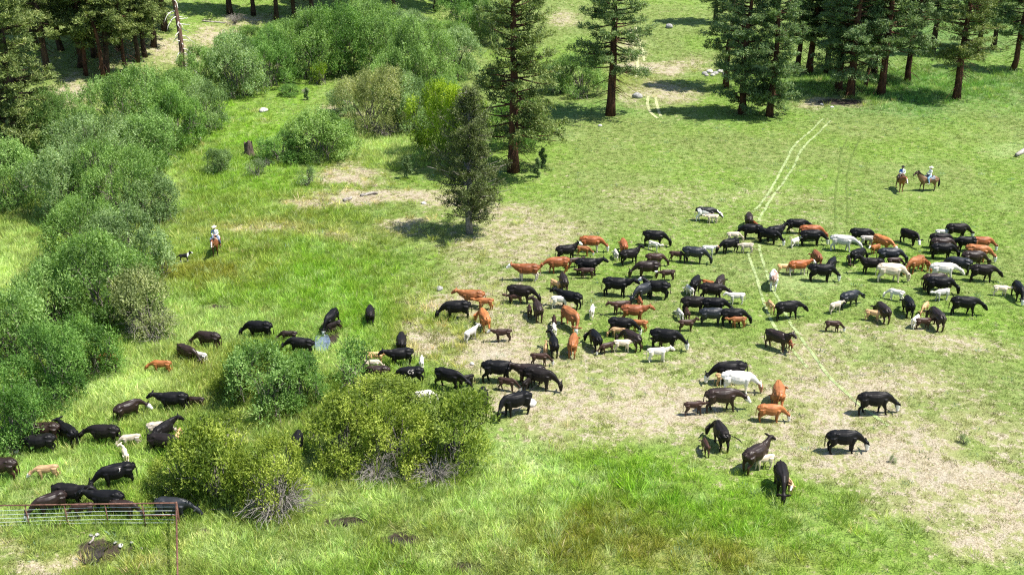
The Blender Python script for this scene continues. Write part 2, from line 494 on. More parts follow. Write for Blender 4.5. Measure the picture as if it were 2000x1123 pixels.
def kites(C, D, L, W, rng, bend=0.0, nrm=None):
    """one leaf-shaped face per row: base C, direction D, length L, width W"""
    n = len(C)
    D = D / (np.linalg.norm(D, axis=1, keepdims=True) + 1e-9)
    S = np.cross(D, rng.normal(size=(n, 3)) if nrm is None else nrm); S /= np.linalg.norm(S, axis=1, keepdims=True) + 1e-9
    L = np.broadcast_to(np.asarray(L, float), (n,))[:, None]; W = np.broadcast_to(np.asarray(W, float), (n,))[:, None]
    mid = C + D * L * .45
    tip = C + D * L
    tip[:, 2] -= bend * L[:, 0]
    V = np.stack([C, mid + S * W * .5, tip, mid - S * W * .5], 1).reshape(-1, 3)
    F = np.arange(4 * n).reshape(n, 4)
    return V, F

def tuft(seed, n, h, spread, w, lean):
    r = np.random.default_rng(seed)
    a = r.uniform(0, 2 * math.pi, n); rad = spread * np.sqrt(r.uniform(0, 1, n))
    C = np.stack([rad * np.cos(a), rad * np.sin(a), np.full(n, -.03)], 1)
    D = np.stack([np.cos(a) * lean * r.uniform(.2, 1.2, n) + r.normal(0, .12, n), np.sin(a) * lean * r.uniform(.2, 1.2, n) + r.normal(0, .12, n), np.ones(n)], 1)
    V, F = kites(C, D, h * r.uniform(.55, 1.1, n), w * r.uniform(.7, 1.3, n), r, .12)
    me = arr_mesh('grass_tuft', V, F)
    face_attr(me, 'v', r.uniform(0, 1, n))
    return me

def grass_material():
    m, nt, b = mat_new('grass_blades')
    c = attr(nt, 'tcol', 'INSTANCER', 'Color'); v = attr(nt, 'v')
    c = mixc(nt, 1.0, c, mixc(nt, v, (.68, .70, .62), (1.42, 1.34, 1.45)), 'MULTIPLY')
    nt.links.new(c, b.inputs['Base Color']); b.inputs['Roughness'].default_value = .5; b.inputs['Specular IOR Level'].default_value = .25
    t = nt.nodes.new('ShaderNodeBsdfTranslucent'); nt.links.new(mixc(nt, 1.0, c, (1.15, 1.2, .7), 'MULTIPLY'), t.inputs['Color'])
    mx = nt.nodes.new('ShaderNodeMixShader'); mx.inputs[0].default_value = .35
    nt.links.new(b.outputs[0], mx.inputs[1]); nt.links.new(t.outputs[0], mx.inputs[2])
    nt.links.new(mx.outputs[0], nt.nodes['Material Output'].inputs['Surface'])
    return m
M_GRASS = grass_material()
gcoll = bpy.data.collections.new('grass_tufts')
for k, (n, h, sp, w, ln) in enumerate(((12, .15, .13, .022, .6), (14, .20, .16, .024, .7), (10, .11, .12, .022, .9),
                                       (32, .56, .19, .019, .55), (34, .70, .22, .020, .7), (30, .46, .22, .020, .85))):
    me = tuft(100 + k, n, h, sp, w, ln); me.materials.append(M_GRASS)
    o = bpy.data.objects.new('tuft_%d' % k, me); gcoll.objects.link(o)

CLEAR = [plan(361, 512) + (1.1,), plan(424, 500) + (1.2,), plan(1757, 372) + (1.5,), plan(1810, 373) + (1.5,)]   # trodden round the dog and the horses
def scatter_grass():
    n = 900000
    Y = np.sqrt(rng.uniform(29 ** 2, 192 ** 2, n)); X = rng.uniform(-1, 1, n) * (.53 * Y + 10)
    keep = rng.uniform(0, 1, n) < np.minimum(1, (64 / Y) ** 1.35) * .78
    X, Y = X[keep], Y[keep]; Z = height(X, Y)
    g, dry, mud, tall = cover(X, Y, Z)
    n = len(X)
    clump = fbm(X / .9, Y / .9, 301, 3)
    d2 = dry + 1.1 * (clump - .5)
    p = np.where(d2 > .55, .5, 1.0) * np.where(mud > .45, .1, 1.0)
    keep = rng.uniform(0, 1, n) < p
    X, Y, Z, g, dry, mud, tall, d2 = (a[keep] for a in (X, Y, Z, g, dry, mud, tall, d2)); n = len(X)
    istall = rng.uniform(0, 1, n) < tall * .85 * np.clip(1.3 - 1.6 * dry, 0, 1)
    idx = np.where(istall, rng.integers(3, 6, n), rng.integers(0, 3, n))
    scl = rng.uniform(.7, 1.3, n) * np.where(istall, .75 + .45 * fbm(X / 3, Y / 3, 333, 2), .58 + .75 * tall + .22 * (1 - dry))
    scl *= np.clip(Y / 95, 1.0, 1.7) ** np.where(istall, .35, .5)
    scl = np.where((d2 > .38) & ~istall, scl * 1.35, scl)
    for ex, ey, er in CLEAR:
        scl *= 1 - .62 * np.exp(-((X - ex) ** 2 + (Y - ey + .5) ** 2) / er ** 2)
    strawness = np.clip(.8 * sstep(.4, .95, d2) + (rng.uniform(0, 1, n) < .03) * .5, 0, 1)[:, None]
    olv = np.clip(dry * 1.3, 0, .8)[:, None]; g = g * (1 - olv) + np.array([.27, .265, .10]) * olv
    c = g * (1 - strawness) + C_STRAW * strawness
    c = c * np.where(istall[:, None], np.array([1.82, 1.80, 1.55]), np.array([1.0, 1.0, 1.0])) * rng.uniform(.62, 1.4, (n, 1)) * (1 + rng.normal(0, .05, (n, 3)))
    seed_heads = (istall & (rng.uniform(0, 1, n) < .10))[:, None]
    c = np.where(seed_heads, c * .4 + np.array([.46, .58, .27]) * .6, c)
    w = rng.uniform(0, 1, n); weed = (w < .012) & ~istall & (Y < 130); dung = (w > .994) & ~istall
    c[weed] = np.array([.20, .30, .19]) * rng.uniform(.7, 1.3, (weed.sum(), 1)); scl[weed] *= 1.7
    c[dung] = np.array([.10, .085, .05]); scl[dung] *= 1.1
    me = bpy.data.meshes.new('meadow_grass')
    me.vertices.add(n); me.vertices.foreach_set('co', np.stack([X, Y, Z], 1).astype(np.float32).ravel())
    point_attr(me, 'scl', scl); point_col(me, 'tcol', np.clip(c, .005, .9))
    a = me.attributes.new('idx', 'INT', 'POINT'); a.data.foreach_set('value', idx.astype(np.int32))
    wind = np.stack([rng.normal(-.05, .14, n), rng.normal(0.05, .14, n), rng.uniform(0, 6.28, n)], 1)
    a = me.attributes.new('rot', 'FLOAT_VECTOR', 'POINT'); a.data.foreach_set('vector', wind.astype(np.float32).ravel())
    o = put('meadow_grass', me)
    ng = bpy.data.node_groups.new('grass_scatter', 'GeometryNodeTree')
    ng.interface.new_socket('Geometry', in_out='INPUT', socket_type='NodeSocketGeometry')
    ng.interface.new_socket('Geometry', in_out='OUTPUT', socket_type='NodeSocketGeometry')
    gi, go = ng.nodes.new('NodeGroupInput'), ng.nodes.new('NodeGroupOutput')
    ci = ng.nodes.new('GeometryNodeCollectionInfo'); ci.inputs[0].default_value = gcoll
    ci.inputs['Separate Children'].default_value = True; ci.inputs['Reset Children'].default_value = True
    ip = ng.nodes.new('GeometryNodeInstanceOnPoints'); ip.inputs['Pick Instance'].default_value = True
    m2p = ng.nodes.new('GeometryNodeMeshToPoints')
    def na(nm, t):
        k = ng.nodes.new('GeometryNodeInputNamedAttribute'); k.data_type = t; k.inputs[0].default_value = nm; return k.outputs[0]
    lk = ng.links.new
    lk(gi.outputs[0], m2p.inputs['Mesh']); lk(m2p.outputs[0], ip.inputs['Points']); lk(ci.outputs[0], ip.inputs['Instance'])
    lk(na('idx', 'INT'), ip.inputs['Instance Index']); lk(na('scl', 'FLOAT'), ip.inputs['Scale'])
    er = ng.nodes.new('FunctionNodeEulerToRotation'); lk(na('rot', 'FLOAT_VECTOR'), er.inputs[0]); lk(er.outputs[0], ip.inputs['Rotation'])
    lk(ip.outputs[0], go.inputs[0])
    md = o.modifiers.new('scatter', 'NODES'); md.node_group = ng
    tag(o, 'green and straw coloured meadow grass', 'grass', kind='stuff')
    print('GRASS', n)
scatter_grass()

# ------------------------------------------------------------------ trees
def bark_material(name, c1, c2, scale):
    m, nt, b = mat_new(name)
    co = N(nt, 'ShaderNodeTexCoord').outputs['Object']
    mp = N(nt, 'ShaderNodeMapping'); mp.inputs['Scale'].default_value = (1, 1, .25); nt.links.new(co, mp.inputs[0])
    n = noise(nt, scale, 5, .7, mp.outputs[0])
    nt.links.new(mixc(nt, ramp(nt, n, .35, .65), c1, c2), b.inputs['Base Color'])
    bump(nt, b, n, .9, .06)
    return m
M_BARK = bark_material('ponderosa_bark', (.03, .016, .011), (.125, .055, .032), 5)
M_BARKD = bark_material('dark_bark', (.02, .014, .011), (.09, .055, .038), 5)
M_SNAG = bark_material('dead_wood', (.07, .038, .026), (.22, .135, .095), 4)
M_GREYW = simple('grey_dead_twigs', (.13, .115, .10), (.33, .30, .27), 7)
M_STEM = simple('willow_stems', (.075, .065, .05), (.25, .225, .19), 5)
M_NEEDLE = leaf_material('pine_needles', (.045, .076, .020), (.132, .185, .050), (.34, .39, .135), .25)
M_NEEDLEC = leaf_material('cool_pine_needles', (.040, .080, .030), (.120, .195, .072), (.31, .40, .17), .25)
M_JUNIPER = leaf_material('juniper_scales', (.034, .048, .014), (.092, .122, .036), (.215, .25, .085), .2)
M_LEAF = {'mid': leaf_material('willow_leaves_mid', (.060, .125, .030), (.165, .290, .068), (.37, .54, .19)),
          'grey': leaf_material('willow_leaves_grey', (.072, .130, .046), (.195, .300, .115), (.42, .56, .27)),
          'yellow': leaf_material('willow_leaves_yellow', (.062, .110, .012), (.205, .280, .036), (.48, .56, .115)),
          'deep': leaf_material('willow_leaves_deep', (.046, .112, .022), (.128, .262, .050), (.30, .48, .13)),
          'bright': leaf_material('willow_leaves_bright', (.080, .155, .008), (.225, .350, .020), (.44, .58, .05)),
          'straw': leaf_material('willow_leaves_straw', (.105, .140, .045), (.260, .310, .115), (.52, .55, .27))}

def unit(r, n):
    v = r.normal(size=(n, 3)); return v / np.linalg.norm(v, axis=1, keepdims=True)

def make_pine(seed, H, cb, rad, rb=.40, tufts=760, dead=10, lean=.0, top=.06, needle=.30, low=.72):
    r = np.random.default_rng(seed); rr = random.Random(seed)
    W = TB()
    zs = np.linspace(0, H, 12)
    wob = np.cumsum(r.normal(0, .06, (12, 2)), axis=0); wob -= wob[0]
    tx = lambda z: np.interp(z, zs, wob[:, 0]) + lean * z
    ty = lambda z: np.interp(z, zs, wob[:, 1])
    prof = rb * (1 - zs / H * .9) ** .9; prof[0] *= 1.25
    W.tube(np.stack([tx(zs), ty(zs), zs - .15], 1), prof, 9)
    C = []; D = []
    nb = int(tufts / 7)
    for k in range(nb):
        f = (k + rr.random()) / nb; z = cb + (H * .985 - cb) * f ** 1.05
        L = rad * ((1 - f) ** .62 * (low + (1 - low) * min(1, f * 4)) + top) * rr.uniform(.55, 1.12)
        if rr.random() < .1: L *= .5
        az = rr.uniform(0, 2 * math.pi); up = rr.uniform(-.28, .12) + .5 * f
        n = 6; t = np.linspace(0, 1, n)
        bx, by, bz = tx(z) + np.cos(az) * L * t, ty(z) + np.sin(az) * L * t, z + L * (up * t - .28 * t * (1 - f) + .22 * t * t)
        bx = bx + np.cumsum(r.normal(0, .04, n)); by = by + np.cumsum(r.normal(0, .04, n))
        W.tube(np.stack([bx, by, bz], 1), np.linspace(.055 + .012 * L, .014, n), 4, False)
        m = max(6, int(17 * (L / rad + .25)))
        for j in range(m):
            q = rr.uniform(.30, 1.04) ** .8
            s = rr.uniform(-1, 1) * .28 * L * (1.15 - q * .6)
            C.append((np.interp(q, t, bx) - np.sin(az) * s, np.interp(q, t, by) + np.cos(az) * s, np.interp(q, t, bz) + rr.uniform(-.05, .30)))
            D.append((np.cos(az) * .6, np.sin(az) * .6, .75))
    for k in range(dead):
        z = cb * rr.uniform(.25, 1.0); L = rad * rr.uniform(.25, .6); az = rr.uniform(0, 6.28); t = np.linspace(0, 1, 6)
        W.tube(np.stack([tx(z) + np.cos(az) * L * t + r.normal(0, .03, 6), ty(z) + np.sin(az) * L * t, z - .45 * L * t ** 1.5 + .1 * np.sin(t * 5)], 1), np.linspace(.045, .01, 6), 4, False)
    C = np.array(C); D = np.array(D); nt_ = len(C); per = 16
    Cs = np.repeat(C, per, 0) + r.normal(0, .11, (nt_ * per, 3))
    d = unit(r, nt_ * per) + np.repeat(D, per, 0) * .6
    V, F = kites(Cs, d, needle * r.uniform(.7, 1.35, nt_ * per), .075 * r.uniform(.7, 1.3, nt_ * per), r, .02, unit(r, nt_ * per) * .8 + np.array([.25, 0, .9]))
    me = arr_mesh('pine_crown', V, F)
    v = np.clip(np.repeat(r.uniform(0, 1, nt_), per) * .55 + r.uniform(0, 1, nt_ * per) * .45, 0, 1); face_attr(me, 'v', v)
    return W.mesh('pine_trunk'), me

def make_juniper(seed, H, rad):
    r = np.random.default_rng(seed); rr = random.Random(seed); W = TB()
    zs = np.linspace(0, H, 10); wob = np.cumsum(r.normal(0, .09, (10, 2)), 0); wob -= wob[0]
    W.tube(np.stack([wob[:, 0], wob[:, 1], zs - .1], 1), .30 * (1 - zs / H * .92), 8)
    C = []
    for k in range(190):
        f = (k + rr.random()) / 190; z = 1.0 + (H - 1.1) * f
        bulge = 1.0 if f < .40 else (.70 + .25 * math.sin(f * 21) if f < .78 else .48)
        L = rad * bulge * (min(1, .55 + f * 2)) * (1 - max(0, f - .45) * .9) * rr.uniform(.6, 1.1)
        az = rr.uniform(0, 6.28); t = np.linspace(0, 1, 5); up = rr.uniform(-.1, .5)
        x0, y0 = np.interp(z, zs, wob[:, 0]), np.interp(z, zs, wob[:, 1])
        P = np.stack([x0 + np.cos(az) * L * t, y0 + np.sin(az) * L * t, z + L * up * t + .15 * L * t * t], 1) + r.normal(0, .04, (5, 3))
        W.tube(P, np.linspace(.05, .012, 5), 4, False)
        if rr.random() < .12: continue
        for j in range(int(5 + 9 * L / rad)):
            q = rr.uniform(.25, 1.05)
            C.append([np.interp(q, t, P[:, i]) + rr.gauss(0, .16) for i in range(3)])
    C = np.array(C); per = 22; n = len(C) * per
    Cs = np.repeat(C, per, 0) + r.normal(0, .12, (n, 3)); d = unit(r, n) * .9 + np.array([0, 0, .8])
    V, F = kites(Cs, d, .17 * r.uniform(.7, 1.4, n), .06, r, 0, unit(r, n) * .9 + np.array([.25, 0, .8]))
    me = arr_mesh('juniper_crown', V, F); face_attr(me, 'v', np.clip(np.repeat(r.uniform(0, 1, len(C)), per) * .6 + r.uniform(0, 1, n) * .4, 0, 1))
    return W.mesh('juniper_trunk'), me

def make_bush(seed, Rr, H, nleaf, leaf=.15, wid=.06, nl=14, stems=18, twigs=60, droop=0.0):
    r = np.random.default_rng(seed); rr = random.Random(seed); W = TB()
    lob = []
    for k in range(nl):
        a = rr.uniform(0, 6.28); q = math.sqrt(rr.random()) * .78
        lr = Rr * rr.uniform(.22, .40)
        zc = H * (.30 + .50 * (1 - q * q) * rr.uniform(.6, 1.1))
        lob.append((math.cos(a) * q * Rr, math.sin(a) * q * Rr, max(zc, lr * .75), lr, lr * rr.uniform(.75, 1.05)))
    for k in range(nl):
        a = rr.uniform(0, 6.28); q = rr.uniform(.5, .86); lr = Rr * rr.uniform(.15, .26)
        lob.append((math.cos(a) * q * Rr, math.sin(a) * q * Rr, lr * rr.uniform(.6, 1.3), lr, lr * 1.1))
    lob = np.array(lob); nl = len(lob)
    ns = nleaf // 8
    pk = r.choice(nl, ns * 2, p=lob[:, 3] ** 2 / (lob[:, 3] ** 2).sum())
    d = unit(r, ns * 2); d[:, 2] = np.where(d[:, 2] < -.35, -d[:, 2], d[:, 2])
    rad = r.uniform(.55, 1.06, ns * 2) ** .7
    L = lob[pk]
    rough = 1 + .25 * (fbm(d[:, 0] * 3 + pk * 7, d[:, 1] * 3 + d[:, 2] * 2, seed, 2) - .5) * 2
    P = L[:, :3] + d * (rad * rough)[:, None] * np.stack([L[:, 3], L[:, 3], L[:, 4]], 1)
    deep = np.zeros(len(P), bool)
    for l in lob:
        deep |= (((P - l[:3]) / np.array([l[3], l[3], l[4]])) ** 2).sum(1) < .5
    ok = (~deep | (r.uniform(0, 1, len(P)) < .22)) & (P[:, 2] > .12)
    gap = fbm(P[:, 0] * 1.1 + 5, P[:, 1] * 1.1 + P[:, 2] * 1.6, seed + 3, 2) > .375
    P, d = P[ok & gap][:ns], d[ok & gap][:ns]; ns = len(P); per = 9
    tw = d * .55 + np.array([0, 0, .55 - droop]) + r.normal(0, .3, (ns, 3)); tw /= np.linalg.norm(tw, axis=1, keepdims=True)
    s = np.tile(np.linspace(0, 1, per), ns)[:, None]
    Cs = np.repeat(P, per, 0) + np.repeat(tw, per, 0) * s * .46 + r.normal(0, .05, (ns * per, 3))
    dd = np.repeat(tw, per, 0) * .7 + unit(r, ns * per)
    V, F = kites(Cs, dd, leaf * r.uniform(.7, 1.3, ns * per), wid * r.uniform(.7, 1.3, ns * per), r, .05, unit(r, ns * per) * .75 + np.repeat(d, per, 0) * .4 + np.array([.2, 0, .8]))
    me = arr_mesh('willow_crown', V, F)
    face_attr(me, 'v', np.clip(np.repeat(.35 * r.uniform(0, 1, ns) + .55 * sstep(.3, .7, fbm(P[:, 0] * .8, P[:, 1] * .8 + P[:, 2] * .9, seed + 9, 3)), per) + r.uniform(-.15, .25, ns * per), 0, 1))  # clump noise paints sunlit clumps and dark gaps into the leaf tone
    for k in range(stems):
        l = lob[k % nl]; a = rr.uniform(0, 6.28); q = rr.uniform(0, .3) * Rr
        t = np.linspace(0, 1, 6)[:, None]; A = np.array([math.cos(a) * q, math.sin(a) * q, -.1]); B = l[:3] + unit(r, 1)[0] * l[3] * .8
        Pp = A + (B - A) * t + np.array([0, 0, .18 * H]) * np.sin(t * math.pi) + r.normal(0, .04, (6, 3))
        W.tube(Pp, np.linspace(.055, .015, 6), 4, False)
    for k in range(twigs):
        i = rr.randrange(ns); B = P[i] + tw[i] * rr.uniform(.1, .5); A = B - (d[i] * .8 + np.array([0, 0, .5])) * rr.uniform(.5, 1.3)
        if A[2] < 0: A[2] = .05
        t = np.linspace(0, 1, 4)[:, None]
        W.tube(A + (B - A) * t + r.normal(0, .05, (4, 3)), np.linspace(.022, .009, 4), 3, False)
    return W.mesh('willow_stems'), me

def make_dead(seed, Rr, H, n):
    """bare grey twigs of a dead willow, arching outwards"""
    r = np.random.default_rng(seed); rr = random.Random(seed); W = TB()
    for k in range(n):
        a = rr.uniform(0, 6.28); L = Rr * rr.uniform(.5, 1.1); h = H * rr.uniform(.4, 1.1); t = np.linspace(0, 1, 6)
        P = np.stack([np.cos(a) * (.1 * Rr + L * t), np.sin(a) * (.1 * Rr + L * t), h * np.sin(t * 2.2)], 1) + r.normal(0, .06, (6, 3)) * t[:, None]
        W.tube(P, np.linspace(.03, .009, 6), 3, False)
        for j in range(3):
            i = rr.randrange(2, 6); A = P[i]; B = A + r.normal(0, .3, 3) + np.array([np.cos(a), np.sin(a), .2]) * .35
            W.tube([A, (A + B) / 2 + r.normal(0, .04, 3), B], [.014, .011, .007], 3, False)
    return W.mesh('dead_twigs')

PINES = {'a': make_pine(11, 22, 3.2, 4.0, .40, 1160, 10, low=.8), 'b': make_pine(12, 19, 1.4, 3.4, .33, 960, 6, low=.62),
         'c': make_pine(13, 23, 5.4, 4.2, .42, 1000, 34, low=.8), 'd': make_pine(14, 19, 4.3, 3.0, .30, 800, 22, low=.85),
         'e': make_pine(15, 24, 5.4, 3.6, .37, 960, 26, low=.85), 't': make_pine(16, 17, 4.6, 2.0, .17, 460, 12)}
def tree(kind, px, py, sc, label, leafm=None, bark=None, rz=None, name='pine_tree', group='ponderosa pines', lean=0.0):
    x, y, z = ground(px, py)
    o = empty(name, (x, y, z), 0 if rz is None else rz, (sc * 1.26, sc * 1.26, sc))
    if lean: o.rotation_euler.y = lean
    tm, cm = PINES[kind]
    for nm, me, mt in (('trunk', tm, bark or M_BARK), ('crown', cm, leafm or M_NEEDLE)):
        if not me.materials: me.materials.append(mt)
        p = put(nm, me, (), o); p.material_slots[0].link = 'OBJECT'; p.material_slots[0].material = mt
    tag(o, label, 'tree', group)
    return o

# ------------------------------------------------------------------ pines: where each stands
PL = [
 ('c', 1192, 226, .92, 'tall dark pine standing alone above the grey boulder, bare drooping lower branches', 'cool', 1.0),
 ('a', 1003, 336, .98, 'tall sunlit pine with red trunk just behind the shaggy juniper', 'warm', 2.2),
 ('b', 1449, 223, .95, 'left pine of the pair beside the bare earth ring, curved dark trunk', 'cool', 4.0),
 ('b', 1503, 227, .92, 'right pine of the pair beside the bare earth ring, foliage almost to ground', 'cool', 1.2),
 ('d', 1417, 172, .95, 'dark pine close behind the left pine of the pair', 'cool', .4),
 ('d', 1398, 46, .9, 'far pine standing up the meadow behind the pair of pines', 'cool', 4.1),
 ('d', 1557, 138, .9, 'far pine at the left edge of the right grove, behind the pair', 'cool', 3.3),
 ('e', 1580, 144, .9, 'shaded pine deep in the right grove, second trunk from its left edge', 'cool', 5.1),
 ('d', 1612, 142, .95, 'shaded pine deep in the right grove, third trunk from its left edge', 'cool', .9),
 ('e', 1637, 178, .86, 'pine of the right grove just left of the thick front trunk', 'cool', 2.9),
 ('a', 1660, 190, .95, 'thick pine at the front of the right grove by the bare dark soil', 'cool', 4.4),
 ('t', 1690, 172, 1.0, 'slim young pine between the two thickest trunks of the right grove', 'cool', 0.0),
 ('e', 1720, 186, .95, 'thick pine with bare side branches, right of the bare dark soil', 'cool', 1.9),
 ('d', 1707, 148, 1.0, 'pine standing behind the slim young pine of the right grove', 'cool', 3.8),
 ('d', 1773, 160, .95, 'pine with a clear reddish trunk between the grove and the lone pale pine', 'cool', 5.6),
 ('c', 1868, 195, .82, 'pale sunlit pine at the front right with long bare lower twigs', 'warm', 2.4),
 ('d', 1978, 138, .95, 'dark pine at the right edge of the picture', 'cool', 1.1),
 ('d', 1905, 110, .95, 'far pine between the pale pine and the right edge', 'cool', 2.1),
 ('e', 1820, 105, .9, 'far pine behind the pale sunlit pine', 'cool', 4.9),
 ('d', 1940, 96, .9, 'furthest pine near the upper right corner', 'cool', .2),
 ('a', 42, 320, 1.0, 'big pine at the left edge with a thick dark double trunk, right stem', 'warm', .7),
 ('e', 14, 300, .95, 'pine crowding behind the big double trunk at the left edge', 'warm', 3.0),
 ('d', 2, 250, .9, 'dark pine cut off by the left edge of the picture', 'warm', 1.4),
 ('d', 157, 132, .9, 'left pine of the shaded row on the slope', 'warm', 2.0),
 ('t', 168, 148, 1.15, 'thin dark pine in front of the shaded row on the slope', 'warm', .5),
 ('t', 203, 158, 1.2, 'slender leaning pine in the shaded row on the slope', 'warm', 0.0),
 ('d', 210, 154, 1.0, 'straight dark pine right behind the slender leaning one', 'warm', 3.9),
 ('t', 246, 142, 1.1, 'red barked pine at the right of the shaded row on the slope', 'warm', 1.7),
 ('d', 283, 112, .85, 'pine behind the red barked one, branches reaching the snag', 'warm', 4.2),
 ('d', 268, 122, .8, 'pine with dead low branches between the red barked pine and the snag', 'warm', 2.6),
 ('e', 95, 150, .9, 'pine on the tan slope left of the shaded row', 'warm', 3.4),
 ('d', 185, 112, .95, 'pine behind the shaded row on the slope, left', 'warm', .6),
 ('e', 235, 98, .9, 'pine behind the shaded row on the slope, right', 'warm', 4.5),
 ('d', 300, 92, .95, 'dense pine just left of the dead snag', 'warm', 2.3),
 ('d', 660, 26, .95, 'far dark pine above the pale willow of the upper row', 'warm', 2.7),
 ('d', 770, 18, .95, 'far dark pine above the highest willow', 'warm', 5.3),
 ('d', 495, 30, .9, 'dark pine right of the bare trunk by the slash pile', 'warm', 1.0),
 ('d', 120, 98, .95, 'pine high on the left slope behind the shaded row', 'warm', 5.2),
 ('d', 70, 90, .95, 'pine high on the left slope near the upper left corner', 'warm', .1),
 ('e', 322, 60, .9, 'tall pine on the slope behind the dead snag', 'warm', 1.3),
 ('e', 449, 28, .9, 'pine with a bare trunk by the grey slash pile', 'warm', 2.8),
 ('d', 540, 42, .95, 'dark pine at the top, left of the cluster above the willows', 'warm', 3.5),
 ('d', 575, 40, .9, 'dark pine at the top, middle of the cluster above the willows', 'warm', .8),
 ('d', 612, 38, .95, 'dark pine at the top, right of the cluster above the willows', 'warm', 4.7),
 ('d', 700, 22, .9, 'far pine at the top edge above the middle willows', 'warm', 1.8),
 ('d', 850, 22, .9, 'far pine at the top edge above the round green tree', 'warm', 3.2),
 ('d', 930, 12, .9, 'far pine at the top edge left of the tall sunlit pine', 'warm', 5.9),
]
for k, px, py, sc, lab, tone, rz in PL:
    tree(k, px, py, sc, lab, M_NEEDLE if tone == 'warm' else M_NEEDLEC, M_BARK if (py > 120 and px > 900) or k == 't' else M_BARKD, rz,
         lean=(-.07 if 'leaning' in lab else .03 if 'curved' in lab else 0))

jt, jc = make_juniper(5, 11.2, 3.1)
x, y, z = ground(917, 456)
o = empty('juniper_tree', (x, y, z), .6); tag(o, 'shaggy dark juniper with dead branches standing alone on dry grass', 'tree')
put('trunk', jt, M_GREYW, o); put('crown', jc, M_JUNIPER, o)

# dead snag
M_WHITEW = simple('bleached_wood', (.48, .44, .39), (.72, .69, .64), 7)
def snag(px, py):
    r = np.random.default_rng(3); x, y, z = ground(px, py)
    o = empty('dead_snag', (x, y, z)); T = TB()
    zs = np.linspace(0, 17, 9); T.tube(np.stack([.3 * np.sin(zs * .3), 0 * zs, zs - .2], 1), np.linspace(.36, .12, 9), 8)
    for k in range(54):
        h = r.uniform(1.2, 16.5); a = r.uniform(0, 6.28); L = r.uniform(.6, 2.6) * (1.1 - h / 24); t = np.linspace(0, 1, 7)
        P = np.stack([.3 * math.sin(h * .3) + np.cos(a) * L * t, np.sin(a) * L * t, h + L * (.25 * t - 1.0 * t ** 2 * r.uniform(.1, 1))], 1) + np.cumsum(r.normal(0, .07, (7, 3)), 0) * t[:, None]
        B = TB(); B.tube(P, np.linspace(.075, .026, 7), 5); put('branch', B.mesh('branch'), M_WHITEW, o)
    put('trunk', T.mesh('snag_trunk'), M_SNAG, o)
    tag(o, 'dead reddish pine snag with bare white twisted branches', 'tree')
snag(358, 158)

# ------------------------------------------------------------------ willows
BV = {'xl': [(make_bush(s, 4.3, 4.6, 30000, .16, .065, 20, 26, 130), 4.3, 4.6) for s in (21, 22, 23)],
      'l': [(make_bush(s, 3.2, 4.0, 20000, .16, .065, 16, 20, 90), 3.2, 4.0) for s in (31, 32, 33)],
      'm': [(make_bush(s, 2.0, 2.6, 9000, .15, .06, 12, 14, 50), 2.0, 2.6) for s in (41, 42)],
      's': [(make_bush(s, .9, 1.1, 1500, .11, .045, 8, 10, 26), .9, 1.1) for s in (51, 52)]}
DEADB = [make_dead(61, 1.6, 1.5, 90), make_dead(62, 1.2, 1.3, 60)]
_bn = [0]
def bush(px, py, wpx, hpx, tone, label, name='willow_bush', group='willows along the creek', dead=0):
    x, y, z = ground(px, py); s = scale_at(py); a = math.atan2(CAM_Z, y)
    rad = (.98 if py > 750 else 1.08) * wpx / s / 2; hh = (.86 if py > 750 else 1.05) * max(.5, (hpx / s - .35 * rad * math.sin(a)) / math.cos(a))
    key = 'xl' if rad > 3.5 else 'l' if rad > 2.4 else 'm' if rad > 1.3 else 's'
    _bn[0] += 1
    (sm, cm), r0, h0 = BV[key][_bn[0] % len(BV[key])]
    y += .55 * rad; z = hgt(x, y)
    o = empty(name, (x, y, z), (_bn[0] * 2.399) % 6.28, (rad / r0, rad / r0, min(max(hh / h0, .6 * rad / r0), 1.5 * rad / r0)))
    for nm, me, mt in (('stems', sm, M_STEM), ('crown', cm, M_LEAF[tone])):
        if not me.materials: me.materials.append(mt)
        p = put(nm, me, (), o); p['kind'] = 'stuff'; p.material_slots[0].link = 'OBJECT'; p.material_slots[0].material = mt
    tag(o, label, 'bush', group)
    return o

